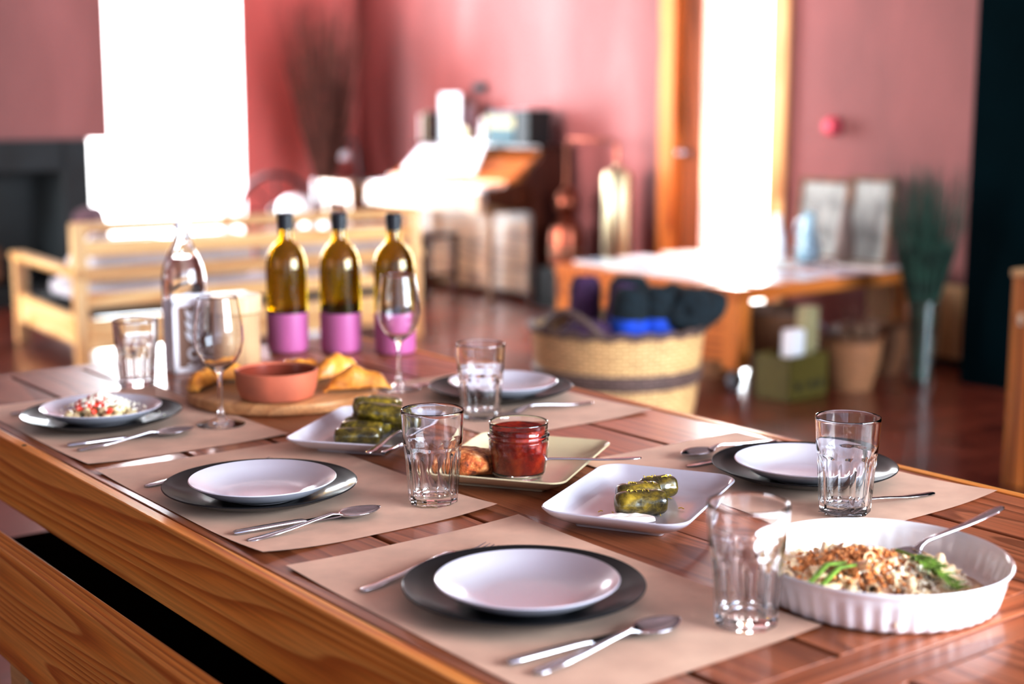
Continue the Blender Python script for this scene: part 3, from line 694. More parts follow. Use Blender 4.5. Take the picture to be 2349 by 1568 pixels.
q.lathe([(rr_(.36)+.001,.36),(rr_(.37)+.009,.37),(rr_(.405)+.009,.405),(rr_(.415)+.001,.415)], 48); q.build('woven_band', M['wickb'], bk)
def roll(label, mat, x, y, z, ln, r, rx, ry, band=True, name='rolled_blanket', group=None):
    a = thing(name, label, 'blanket', (x,y,z), 0, group); a.rotation_euler = (rx,ry,0)
    q = MB(); q.lathe([(0,0),(r*.8,0),(r,.02),(r*1.02,ln*.5),(r,ln-.03),(r*.7,ln),(r*.3,ln-.01),(0,ln-.02)], 24, fr=lambda rr,zz,aa,k: rr*(1+.05*math.sin(3*aa+zz*9)+.04*noise.noise(Vector((math.cos(aa)*2,math.sin(aa)*2,zz*12))))); q.build('roll', M[mat], a)
    if band: q = MB(); q.lathe([(r*1.04,ln*.60),(r*1.1,ln*.62),(r*1.1,ln*.76),(r*1.04,ln*.78)], 24); q.build('strap', M['blue'], a)
    return a
roll('purple rolled blanket leaning in the wicker basket', 'purple', 3.17,3.66,.20,.50,.05,R(0),R(16),False)
roll('dark plum rolled blanket behind the purple one in the basket', 'purple', 3.22,3.78,.20,.50,.055,R(-6),R(6),False)
roll('dark green rolled blanket with blue strap in the middle of the basket', 'blk', 3.22,3.57,.24,.44,.062,R(2),R(2))
roll('dark green rolled blanket with blue strap right of the middle one', 'blk', 3.32,3.54,.24,.44,.066,R(2),R(2))
roll('black rolled blanket standing highest at the back of the basket', 'blk', 3.34,3.70,.16,.54,.072,R(0),R(2),False)
a = tag(MB().blob((0,0,0),(.10,.12,.075),32,20,.35,9,seed=4).build('knit_hat', M['blk']), 'crumpled black fleece spilling over the right rim of the basket', 'clothing'); a.location = (3.40,3.50,.60)
a = tag(MB().blob((0,0,0),(.075,.07,.06),28,18,.3,12,seed=6).build('knit_hat', M['blk']), 'small black woollen ball at the outermost right of the basket', 'clothing'); a.location = (3.46,3.44,.615)
a = tag(MB().blob((0,0,0),(.10,.10,.06),28,18,.3,9,seed=8).build('scarf', M['purple']), 'dark scarf lying inside the basket behind its handle', 'clothing'); a.location = (3.10,3.62,.52)

b1 = basket('wicker_basket', 'round tan basket of pine cones under the coffee table', (5.22,4.24,0), .10, .145, .235, 'wickt', 'wickd')
for k in range(11):
    a = k*2.4; r = .09*math.sqrt((k+.5)/11)
    cn = MB(); cn.lathe([(0,-.035),(.018,-.03),(.03,-.01),(.028,.01),(.016,.028),(0,.036)], 14, fr=lambda rr,z,aa,kk: rr*(1+.22*math.sin(aa*7+kk*2.2)))
    o = cn.build('pine_cone', M['cone'] if k % 3 else M['greyvase']); o.location = (5.22+math.cos(a)*r,4.24+math.sin(a)*r,.262+.012*(k%2)); o.rotation_euler = (rnd.uniform(0,3),rnd.uniform(0,3),0)
    tag(o, 'grey brown pine cone heaped in the tan basket', 'pine cone', 'pine cones in the tan basket')
q = MB()
for k in range(12):
    x, y = rnd.uniform(-.06,.06), rnd.uniform(-.06,.06); q.tube([(x,y,.24),(x*1.4,y*1.2,.31),(x*2+rnd.uniform(-.03,.03),y*2,.38)], .003, 5)
o = q.build('dry_stems', M['twig']); o.location = (5.22,4.24,0); tag(o, 'few dry stems rising from the tan basket', 'stems', kind='stuff')
a = thing('wire_rack', 'bright metal wire handle hooked at the tan basket side', 'rack', (5.06,4.36,0))
q = MB(); q.tube([(0,0,.0),(0,0,.25),(.05,-.03,.30),(.08,-.05,.25),(.05,-.05,.1),(.03,-.03,0)], .009, 8); q.build('loop', M['twine'], a)
basket('wicker_basket', 'brown basket in shadow behind the pine cone basket', (5.66,4.42,0), .10, .14, .23, 'wickd')
basket('wicker_basket', 'brown basket with dark rim at the left of the pine cone basket', (5.30,4.78,0), .12, .17, .30, 'wickd', 'wickb')
basket('wicker_basket', 'small tan basket behind the green crate under the table', (5.0,4.86,0), .10, .13, .24, 'wickt', 'wickb')
cr = thing('bottle_crate', 'olive green crate with dark openings in front of the coffee table', 'crate', (4.80,4.33,0), .1)
q = MB(); q.bb((-.17,-.1,0),(.17,-.085,.22)); q.bb((-.17,.085,0),(.17,.1,.22)); q.bb((-.17,-.1,0),(-.155,.1,.22)); q.bb((.155,-.1,0),(.17,.1,.22)); q.bb((-.17,-.1,0),(.17,.1,.012)); q.build('walls', M['crate'], cr, smooth=False, bevel=.004)
for x in (-.09,.02,.1):
    q = MB(); q.bb((x-.022,-.1015,.05),(x+.022,-.1,.09)); q.build('opening', M['black'], cr, smooth=False)
cr.location = (4.86,4.275,0); cr.scale = (.85,.95,.9)
for k, (x, y, ry, h, l) in enumerate([(4.845,4.265,.08,.29,'white paper bag leaning out of the green crate'),(4.965,4.29,.06,.38,'tall cream paper roll standing in the green crate')]):
    q = MB(); q.prism([(-.05,-.03),(.05,-.035),(.06,.03),(-.045,.035)], 0, h); o = q.build('paper_bag' if k == 0 else 'paper_roll', M['paper' if k == 0 else 'cream'], smooth=False, bevel=.01)
    o.location = (x,y,.013); o.rotation_euler = (0,ry*.5,.2); tag(o, l, 'paper')
bx = thing('wooden_cabinet', 'amber plank cabinet standing in the shade beyond the coffee table', 'cabinet', (6.03,4.6,0))
q = MB()
for k in range(5): q.bb((-.02,-.5+k*.14,.05),(.0,-.5+k*.14+.132,.41))
q.build('plank_front', M['palez'], bx, smooth=False)
q = MB(); q.bb((0,-.5,.0),(.11,.2,.41)); q.build('carcass', M['piano'], bx, smooth=False)
# grass in glass vase
v = thing('vase', 'tall clear floor vase before the dark green wall', 'vase', (5.50,4.06,0)); glass_vase(v, .40, .06, .078)
q = MB()
for k in range(260):
    a = rnd.uniform(0,2*PI); r = rnd.random()**.6; tp = rnd.uniform(.75,1.04)
    x1, y1 = math.cos(a)*r*.19, math.sin(a)*r*.19
    q.tube([(x1*.2,y1*.2,.03),(x1*.33,y1*.33,.38),(x1*.7,y1*.7,.62),(x1+rnd.uniform(-.02,.02),y1,tp)], [.003,.003,.0025,.001], 4, Matrix.Translation((5.50,4.06,0)))
tag(q.build('grass_stems', M['reed']), 'bundle of dark green grass stems in the tall floor vase', 'grass', kind='stuff')
# slab-ended bench at the right edge
sc = thing('plank_bench', 'orange pine slab-sided bench at the right edge before the dark wall', 'bench', (4.27,2.76,0))
for k in range(4):
    q = MB(); q.bb((0,-.17-k*.13,0),(.035,-.045-k*.13,.70)); q.build('side_plank', M['orangez'], sc, smooth=False, bevel=.003)
q = MB(); q.bb((-.012,-.04,0),(.05,.03,.72)); q.build('corner_post', M['orangez'], sc, smooth=False, bevel=.005)
q = MB(); q.bb((-.02,-.6,.72),(.5,.035,.745)); q.build('bench_top', M['pale'], sc, smooth=False, bevel=.004)
q = MB(); q.bb((-.016,-.02,.56),(-.0125,.0,.60)); q.build('bracket', M['steel'], sc, smooth=False)
q = MB(); q.bb((.42,-.04,0),(.48,.03,.72)); q.build('corner_post', M['orangez'], sc, smooth=False)

# ================================================================== DINING TABLE
TZ = .75
TX0, TX1, TY0, TY1 = .748, 1.768, .845, 2.915
t = thing('dining_table', 'long varnished pine dining table set with placemats, dishes and glasses', 'table', ((TX0+TX1)/2,(TY0+TY1)/2,0))
cx, cy = (TX0+TX1)/2, (TY0+TY1)/2
def tb(a, b, name, mat, bev=.002, parent=t):
    q = MB(); q.bb((a[0]-cx,a[1]-cy,a[2]),(b[0]-cx,b[1]-cy,b[2])); return q.build(name, M[mat], parent, smooth=False, bevel=bev)
tb((TX0,TY0,TZ-.112),(TX0+.019,TY1,TZ+.001),'apron','apron')
tb((TX1-.019,TY0,TZ-.112),(TX1,TY1,TZ+.001),'apron','apron')
for a, b in [(.770,.9365),(.9455,1.0845),(1.0925,1.2585),(1.2600,1.4305),(1.4385,1.5745),(1.5835,1.7465)]:
    tb((a,TY0+.04,TZ-.028),(b,TY1-.04,TZ),'tabletop_plank','table',.0015)
tb((.768,TY0,TZ-.028),(1.748,TY0+.0395,TZ),'end_rail','tablex'); tb((.768,TY1-.0395,TZ-.028),(1.748,TY1,TZ),'end_rail','tablex')
tb((.78,TY0+.01,TZ-.112),(1.736,TY0+.035,TZ-.03),'end_apron','tablex'); tb((.78,TY1-.035,TZ-.112),(1.736,TY1-.01,TZ-.03),'end_apron','tablex')
for y in (1.2,1.7,2.2,2.6): tb((.78,y,TZ-.05),(1.736,y+.06,TZ-.03),'cross_batten','tablex')
for x in (TX0+.065, TX1-.065):
    for y in (TY0+.08, TY1-.08): tb((x-.045,y-.045,0),(x+.045,y+.045,TZ-.03),'leg','apronz',.004)
for k, y in enumerate((.99, 2.263)):
    q = MB(); q.lathe([(0,0),(.004,0),(.003,.0012),(0,.0015)], 12, Matrix.Translation((.757-cx, y-cy, TZ+.001))); q.build('screw', M['iron'], t)
dup(t, (cx,cy-(TY1-TY0)-.003,0), label='second pine table butted against the near end of the set table')

# bench pushed in along the near side
be = thing('dining_bench', 'pine bench with solid board back pushed against the near side of the table', 'bench', (0,0,0))
def bb_(a, b, n, m, bev=.004): q = MB(); q.bb(a, b); return q.build(n, M[m], be, smooth=False, bevel=bev)
bb_((.665,.90,.455),(.699,2.86,.633),'backrest','apron')
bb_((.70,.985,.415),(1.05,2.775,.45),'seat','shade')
for y in (1.02, 2.05): bb_((.668,y,0),(.698,y+.07,.455),'back_leg','paley'); bb_((.98,y,0),(1.02,y+.05,.413),'front_leg','apronz')

# ------------------------------------------------------------------ placemats
MZ = TZ + .0016
def mat_(x0, x1, y0, y1, label, curl):
    nx, ny = 20, 24
    def fn(u, v):
        z = .0003
        for (cu, cv, amp) in curl:
            dd = math.hypot((u-cu)*.9, v-cv); z += amp*max(0, 1-dd/.32)**2
        return ((u-.5)*(x1-x0), (v-.5)*(y1-y0), z)
    q = MB(); q.grid(nx, ny, fn); o = q.build('paper_placemat', M['kraft'])
    o.location = ((x0+x1)/2,(y0+y1)/2,TZ+.0005); return tag(o, label, 'placemat', 'brown kraft paper placemats')
mat_(.787,1.130,2.070,2.600,'brown paper placemat under the plate of beans at the far left setting',[(0,0,.004),(1,0,.003),(1,1,.003)])
mat_(.784,1.137,1.510,2.032,'brown paper placemat in the middle setting of the near side',[(0,0,.008),(1,0,.007),(0,1,.003)])
mat_(.788,1.135,.945,1.462,'brown paper placemat of the nearest setting, under the closest plates',[(1,0,.003),(1,1,.004),(0,1,.003)])
mat_(1.385,1.732,1.140,1.640,'brown paper placemat on the far side beside the gratin dish',[(1,0,.007),(0,1,.003)])
mat_(1.385,1.728,1.838,2.350,'brown paper placemat on the far side under the wine glass and rear plates',[(1,0,.006),(0,0,.002)])
PZ = TZ + .0014

# ------------------------------------------------------------------ plates
def plate(name, label, r, h, mat, loc, foot=.58, th=.0045, group=None):
    a = thing(name, label, 'plate', loc, 0, group)
    q = MB(); prof = []
    fr_ = r*foot
    prof = [(0,.003),(fr_-.006,.003),(fr_-.004,0),(fr_,0),(fr_+.002,.003)]
    n = 9
    for i in range(1, n+1):
        s = i/n; prof.append((fr_+.002+(r-fr_-.002)*s, .003+(h-.004)*s**1.7))
    prof += [(r+.0002,h-.0005),(r-.001,h+.0004),(r-.0028,h-.0006)]
    for i in range(n-1, -1, -1):
        s = i/n; prof.append((fr_-.004+(r-.003-fr_+.004)*s, .003+th*.75+(h-.004-th*.3)*s**1.9))
    prof.append((0,.003+th*.72))
    q.lathe(prof, 96); q.build('dish', M[mat], a, ang=60); return a
dsets = [((.920,2.345),(.915,2.335),'far left setting'),((.912,1.759),(.905,1.738),'middle near setting'),((.940,1.201),(.930,1.182),'nearest setting'),((1.594,1.372),(1.572,1.352),'far side setting by the gratin'),((1.600,2.115),(1.592,2.098),'rear far side setting')]
for (a, b, l) in dsets:
    plate('dinner_plate', f'charcoal dinner plate on the placemat of the {l}', .134, .021, 'charcoal', (a[0],a[1],PZ))
sl = ['white side plate holding beans, on the dark plate at the far left','empty white side plate in the middle of the near side','empty white side plate nearest the camera','empty white side plate behind the tumbler by the gratin','empty white side plate at the rear far side behind a tumbler']
for (a, b, l), s in zip(dsets, sl):
    plate('side_plate', s, .1005, .026, 'white', (b[0],b[1],PZ+.0072), foot=.5)

# ------------------------------------------------------------------ cutlery
def loft(q, st, seg=10, M_=None):
    """st: list of (x, halfwidth, zc, halfthick)"""
    vs = []; fs = []
    for x, w_, z, h in st:
        for i in range(seg):
            a = 2*PI*i/seg; ca, sa = math.cos(a), math.sin(a)
            vs.append((x, w_*math.copysign(abs(ca)**.8, ca), z+h*math.copysign(abs(sa)**.8, sa)))
    n = len(st)
    for k in range(n-1):
        for i in range(seg):
            j = (i+1) % seg; fs.append((k*seg+i, (k+1)*seg+i, (k+1)*seg+j, k*seg+j))
    fs.append(tuple(range(seg))); fs.append(tuple((n-1)*seg+i for i in range(seg-1,-1,-1)))
    return q.add(vs, fs, M_)
def spoon(label, loc, rz, ry=0, L_=.204, group='table spoons'):
    a = thing('spoon', label, 'spoon', loc, rz); a.rotation_euler = (0,ry,rz)
    q = MB(); nx0 = L_-.066
    loft(q, [(0,.003,.0022,.0010),(.004,.0062,.0022,.0014),(.02,.0068,.0026,.0014),(.06,.0052,.005,.0014),(.10,.0036,.0095,.0016),(nx0-.012,.0034,.0125,.0017),(nx0-.002,.0042,.0108,.0014),(nx0+.006,.007,.0078,.0009)], 12); q.build('handle', M['steel'], a, ang=60)
    q = MB()
    def fn(u, v):
        s = u; x = nx0 + .066*s
        hw = .0215*math.sin(PI*min(1,max(0,s))**.9)**.62*(1-.1*s) if 0 < s < 1 else .0001
        tt = (v-.5)*2
        z = .0015 + .0075*(abs(tt)**2*math.sin(PI*s)**.5 + (1-math.sin(PI*s)**.5)) 
        return (x, hw*tt, z)
    q.grid(20, 12, fn); q.build('bowl', M['steel'], a, solid=.0009, ang=80); return a
def fork(label, loc, rz, ry=0, L_=.214):
    a = thing('fork', label, 'fork', loc, rz); a.rotation_euler = (0,ry,rz)
    q = MB()
    loft(q, [(0,.003,.0018,.0010),(.004,.0060,.0018,.0014),(.02,.0066,.0022,.0014),(.06,.005,.005,.0014),(.10,.0035,.010,.0016),(.135,.0033,.0135,.0016),(.15,.006,.0115,.0011),(.162,.0115,.0075,.0009),(.172,.0122,.005,.0009)], 12); q.build('handle', M['steel'], a, ang=60)
    q = MB()
    for k in range(4):
        y = -.0105+.007*k
        T = Matrix.Translation((0,y,0)); loft(q, [(.170,.0018,.0052,.0009),(.185,.0016,.0032,.0008),(.200,.0014,.004,.0007),(L_,.0006,.0066,.0004)], 6, T)
    q.build('tines', M['steel'], a, ang=60); return a
def knife(label, loc, rz, ry=0, L_=.205):
    a = thing('knife', label, 'knife', loc, rz); a.rotation_euler = (0,ry,rz)
    q = MB(); loft(q, [(0,.003,.0032,.0018),(.004,.0052,.0032,.0028),(.04,.0056,.0033,.003),(.085,.0048,.0033,.0030),(.096,.0045,.0032,.0026),(.100,.0055,.0030,.0014)], 12); q.build('handle', M['steel'], a, ang=60)
    q = MB(); loft(q, [(.098,.006,.0022,.0010),(.112,.0085,.0018,.0008),(.16,.0092,.0016,.0007),(.19,.0080,.0014,.0006),(L_-.004,.004,.0014,.0005),(L_,.001,.0014,.0003)], 12); q.build('blade', M['steel'], a, ang=60); return a
CZ = PZ + .0006
for (kx, ky, sx, sy, l) in [(.806,2.206,.808,2.168,'far left setting'),(.797,1.613,.797,1.575,'middle near setting'),(.811,1.061,.817,1.026,'nearest setting')]:
    knife(f'steel table knife beside the dark plate of the {l}', (kx,ky,CZ), R(-3.5))
    spoon(f'steel table spoon laid outside the knife at the {l}', (sx,sy,CZ), R(4))
def under(l): return l
fork('steel fork half hidden under the dark plate of the far left setting', (.817,2.503,CZ), R(4))
fork('steel fork half hidden under the dark plate of the middle near setting', (.804,1.902,CZ), R(4))
fork('steel fork with tines showing behind the plates of the nearest setting', (.811,1.331,CZ), R(10))
fork('steel fork with its handle toward the table edge, right of the far side tumbler', (1.662,1.195,CZ), R(176))
spoon('steel spoon left of the dark plate at the far side setting', (1.725,1.545,CZ), R(178))
knife('steel knife beside the spoon at the far side setting', (1.70,1.518,CZ), R(181))
fork('steel fork in front of the rear far side plates', (1.690,1.957,CZ), R(178))
knife('dark reflecting knife behind the rear far side plates', (1.70,2.275,CZ), R(176))

# ------------------------------------------------------------------ tumblers
def tumbler_mesh():
    q = MB(); H_ = .130; n = 10; seg = 120; zs = .079
    def ro(z): return .0335 + (.0425-.0335)*(z/H_)**.85
    def shape(r, z, a, k):
        if k in outer and z < zs+.006:
            base = r
            kk = 1.0 - .058*min(1, max(0,(zs+.004-z)/.022))**.8
            if z < .006: kk += 0
            w_ = ((a + PI/n) % (2*PI/n)) - PI/n
            poly = base*kk/math.cos(w_)*1.0
            return min(base, poly)
        return r
    prof = [(0,.0015),(.024,.0012),(.030,.0),(.0325,.0005)]
    zz = [.002,.008,.02,.035,.05,.06,.064,.067,.070,.073,.076,.079,.082,.084,.086,.095,.11,.125]
    i0 = len(prof)
    for z in zz: prof.append((ro(z)+(.0007 if z > zs else 0), z))
    outer = set(range(2, len(prof)))
    prof += [(ro(H_)+.0008,.1285),(ro(H_)+.0004,.130),(ro(H_)-.0008,.1304),(ro(H_)-.0018,.1292)]
    for z in (.12,.10,.085,.078,.07,.05,.03,.018,.0135): prof.append((ro(z)-(.0021 if z > .08 else .0040), z))
    prof += [(.022,.0118),(.012,.0112),(0,.011)]
    q.lathe(prof, seg, fr=shape); return q
tm = tumbler_mesh().build('drinking_tumbler', M['glass'], ang=28)
tspots = [(1.085,1.588,.2,'faceted clear tumbler in the middle of the table beside the jam jar'),(1.081,1.003,.5,'faceted clear tumbler closest to the camera, before the gratin dish'),
          (1.495,1.214,.1,'faceted clear tumbler in front of the far side white plate'),(1.458,1.985,.35,'faceted clear tumbler before the rear far side plates'),(1.104,2.625,.0,'faceted clear tumbler behind the plate of beans')]
for k, (x, y, rz, l) in enumerate(tspots):
    o = tm if k == 0 else tm.copy()
    if k: C.objects.link(o)
    on = k in (0,1,2,3)
    o.location = (x,y,(PZ+.0002) if on else TZ+.0004); o.rotation_euler = (0,0,rz); tag(o, l, 'glass', 'faceted tumblers')

# ------------------------------------------------------------------ wine glasses
q = MB()
prof = [(0,.0),(.0395,.0),(.0405,.0012),(.0395,.0024),(.025,.0045),(.012,.009),(.0062,.018),(.0042,.035),(.0037,.060),(.0042,.083),(.0075,.092),(.016,.098),(.028,.108),(.037,.124),(.0415,.145),(.0408,.165),(.0375,.19),(.0333,.2172),(.0331,.2186),(.0327,.2190),(.0323,.2186),(.0325,.2172),(.0367,.19),(.0400,.165),(.0407,.145),(.0362,.125),(.0272,.1092),(.0152,.0995),(.006,.0965),(0,.0955)]
q.lathe(prof, 64)
wg = q.build('wine_glass', M['glasswine'], ang=60)
wg.location = (1.075,2.209,PZ+.0003); tag(wg, 'stemmed wine glass standing before the round board and terracotta bowl', 'glass', 'wine glasses')
w2 = wg.copy(); C.objects.link(w2); w2.location = (1.487,2.288,PZ+.0003); tag(w2, 'stemmed wine glass in front of the third pink bottle', 'glass', 'wine glasses')

# ------------------------------------------------------------------ bottles
def pink_bottle(loc, label, oilh):
    a = thing('oil_bottle', label, 'bottle', loc, 0, 'pink dipped olive oil bottles')
    out = [(0,.004),(.036,.0),(.0425,.003),(.0445,.014),(.0445,.180),(.0442,.190),(.0430,.201),(.0402,.213),(.0355,.224),(.0290,.233),(.0225,.239),(.0178,.244),(.0158,.251),(.0150,.285),(.0150,.296)]
    inn = [(r-.0022 if r > .02 else r-.002, z) for r, z in out[3:]][::-1]
    inn = [(r, z) for r, z in inn if z > .01] + [(.036,.009),(0,.009)]
    q = MB(); q.lathe(out+inn, 56); q.build('glass_body', M['olive'], a, ang=60)
    q = MB(); q.lathe([(0,-.0002),(.0362,-.0002),(.0431,.0026),(.0451,.014),(.0451,.088),(.0447,.0885),(.0446,.014),(.0427,.0033),(.0360,.0001),(0,.0001)], 56); q.build('pink_coating', M['pink'], a, ang=60)
    q = MB(); q.lathe([(0,.0095),(.040,.0105),(.0420,.016),(.0420,oilh),(0,oilh)], 48); q.build('oil', M['oil'], a, ang=60)
    q = MB(); q.lathe([(.0152,.268),(.0165,.269),(.0165,.279),(.0175,.280),(.0178,.302),(.0155,.305),(0,.305)], 32); q.build('cap', M['cap'], a, ang=40)
    return a
pink_bottle((1.530,2.800,TZ+.0006), 'olive glass bottle dipped in pink, first from the napkin holder', .095)
pink_bottle((1.622,2.727,TZ+.0006), 'olive glass bottle dipped in pink, the middle one of three', .110)
pink_bottle((1.707,2.640,TZ+.0006), 'olive glass bottle dipped in pink, partly behind the wine glass', .10)

a = thing('swing_top_bottle', 'clear swing-top water bottle standing behind the napkin holder', 'bottle', (1.303,2.832,TZ+.0004))
out = [(0,.004),(.038,0),(.044,.003),(.046,.012),(.0465,.165),(.0455,.182),(.0415,.202),(.034,.221),(.026,.237),(.0195,.251),(.0172,.263),(.0175,.272),(.0175,.278)]
inn = [(r-.003, z) for r, z in out[3:]][::-1] + [(.036,.009),(0,.009)]
q = MB(); q.lathe(out+inn, 56); q.build('glass_body', M['glass'], a, ang=60)
q = MB(); q.lathe([(0,.0095),(.0355,.0095),(.0405,.0125),(.0425,.02),(.0432,.165),(.0420,.183),(.038,.202),(.0305,.221),(0,.221)], 56); q.build('water', M['water'], a, ang=60)
q = MB(); q.lathe([(0,.277),(.013,.278),(.0165,.2795),(.0165,.287),(.014,.296),(.006,.300),(0,.300)], 28); q.build('stopper', M['porc'], a)
q = MB(); q.tube([(0,-.0175,.262),(0,-.026,.268),(0,-.027,.285),(0,-.019,.297),(0,0,.302),(0,.019,.297),(0,.027,.285),(0,.026,.268),(0,.0175,.262)], .0016, 8)
q.tube([(math.cos(w)*.0185,math.sin(w)*.0185,.262) for w in [2*PI*i/24 for i in range(24)]], .0014, 6, closed=True); q.tube([(.0,-.026,.268),(.012,-.026,.245),(.022,-.012,.236),(.022,.012,.236),(.012,.026,.245),(0,.026,.268)], .0016, 8)
q.build('wire_bail', M['twine'], a)

# ------------------------------------------------------------------ napkin holder + canister
a = thing('napkin_holder', 'whitewashed napkin holder with carved leaf pattern on brown panel', 'napkin holder', (1.300,2.712,TZ+.0006), R(-4))
W2 = .088
q = MB(); 
for b in [((-W2,-.028,0),(W2,-.018,.012)),((-W2,-.028,.135),(W2,-.018,.147)),((-W2,-.028,0),(-W2+.012,-.018,.147)),((W2-.012,-.028,0),(W2,-.018,.147))]: q.bb(*b)
q.build('front_frame', M['napw'], a, smooth=False, bevel=.0015)
q = MB(); q.bb((-W2+.012,-.024,.012),(W2-.012,-.020,.135)); q.build('brown_panel', M['napcut'], a, smooth=False)
q = MB(); q.bb((-W2,.018,0),(W2,.028,.147)); q.bb((-W2,-.018,0),(W2,.018,.006)); q.build('back_panel', M['napw'], a, smooth=False, bevel=.0015)
q = MB()
def leafp(x, z, L_, w_, ang):
    pts = [(math.cos(ang)*L_*s - math.sin(ang)*w_*math.sin(PI*s**.8)*sg, math.sin(ang)*L_*s + math.cos(ang)*w_*math.sin(PI*s**.8)*sg) for sg, rng in ((1,[0,.15,.3,.5,.7,.85,1]),(-1,[.85,.7,.5,.3,.15])) for s in rng]
    T = Matrix.Translation((x,-.024,z)) @ Matrix.Rotation(PI/2,4,'X'); q.prism(pts, 0, .004, T)
for bx_ in (-.052, .012):
    q.box((bx_+.008,-.026,.092),(.004,.004,.07))
    for k in range(3):
        leafp(bx_+.008, .070+.022*k, .030, .007, R(55)); leafp(bx_+.008, .062+.022*k, .030, .007, R(125))
    T = Matrix.Translation((bx_+.008,-.0255,.040))
    q.tube([(math.cos(w)*(.006+.010*w/6.5),0,math.sin(w)*(.006+.010*w/6.5)) for w in [i*.35 for i in range(-0,19)]], .0035, 6, T)
    q.tube([(-.014+.028*s_,0,-.026+.003*math.sin(s_*9)) for s_ in [i/10 for i in range(11)]], .003, 6, T)
q.build('carved_leaves', M['porc'], a, smooth=False)
q = MB()
for k in range(7): q.bb((-W2+.004+.001*k,-.016+.0046*k,.007),(W2-.006,-.0125+.0046*k,.152+.002*(k%3)))
o = q.build('paper_napkins', M['paper'], smooth=False, bevel=.001); o.location = (1.300,2.712,TZ+.0008); o.rotation_euler = (0,0,R(-4)); tag(o, 'white paper napkins standing in the carved holder', 'napkins', kind='stuff')
a = thing('wooden_canister', 'pale turned wooden canister with wider cap before the napkin holder', 'canister', (1.309,2.610,TZ+.0006))
q = MB(); q.lathe([(0,0),(.046,0),(.048,.003),(.048,.125),(0,.125)], 48); q.build('body', M['mill'], a)
q = MB(); q.lathe([(0,.1255),(.048,.1255),(.053,.130),(.053,.158),(.050,.163),(0,.164)], 48); q.build('cap', M['mill'], a)

# ------------------------------------------------------------------ board with bowl and pies
bdx, bdy = 1.272, 2.352
q = MB(); q.lathe([(0,0),(.168,0),(.174,.004),(.176,.012),(.174,.020),(.168,.023),(0,.023)], 96)
o = q.build('round_board', M['beech'], ang=50); o.location = (bdx,bdy,TZ+.0004); o.rotation_euler = (0,0,.5); tag(o, 'round beech serving board with terracotta bowl and fried pies', 'board')
BZ = TZ+.0238
q = MB(); q.lathe([(0,0),(.058,0),(.064,.003),(.070,.018),(.0735,.046),(.0740,.050),(.0715,.0515),(.0690,.048),(.0665,.020),(.060,.010),(0,.008)], 72)
bw = thing('terracotta_bowl', 'shallow terracotta bowl on the round board', 'bowl', (1.211,2.262,BZ)); q.build('bowl', M['terra'], bw, ang=60)
q = MB(); q.lathe([(0,.0092),(.058,.0102),(.0650,.019),(.0660,.0205),(.0675,.0475),(.0669,.0475),(.065,.022),(.057,.0125),(0,.0115)], 64); q.build('glazed_inside', M['terrain'], bw, ang=60)
def pie(x, y, z, s, rz, tilt, seed, label):
    q = MB()
    def fn(u, v):
        a = PI*u; r = v
        bx, by = math.cos(a)*r, math.sin(a)*r*.82
        edge = 1 - max(0,(r-.86))/.14
        hgt = (1-min(1,r/.9)**2.6)**.6 if r < .9 else 0
        z_ = .72*hgt*(1-math.exp(-by*9))*(1+.25*noise.noise(Vector((bx*2.2+seed,by*2.2,seed)))) + .07*noise.noise(Vector((bx*3+seed,by*3,seed))) + (.035*math.sin(a*26) if r > .85 else 0)
        k_ = 1+.05*noise.noise(Vector((a*2,seed,1)))
        return (bx*s*k_, by*s*k_, max(.004 if r < .9 else .0, z_*s)+.002)
    q.grid(56, 20, fn)
    def fb(u, v):
        p = fn(u, v); return (p[0], p[1], min(p[2], .0)+.0)
    o = q.build('cheese_pie', M['pastry'], ang=80, solid=-.003); o.location = (x,y,z); o.rotation_euler = (tilt,0,rz)
    return tag(o, label, 'pie')
pie(1.345,2.208,BZ+.001,.062,R(-25),.12,1.3,'golden half-moon fried pie, largest, at the near right of the board')
pie(1.385,2.335,BZ+.001,.060,R(10),.05,5.1,'golden fried pie behind the terracotta bowl')
pie(1.330,2.395,BZ+.001,.055,R(150),.05,8.4,'golden fried pie deepest on the board behind the bowl')
pie(1.150,2.405,BZ+.001,.05,R(40),.0,3.2,'flat golden pastry at the left edge of the board')
pie(1.205,2.428,BZ+.001,.045,R(-20),.0,7.7,'golden pastry between canister and bowl on the board')

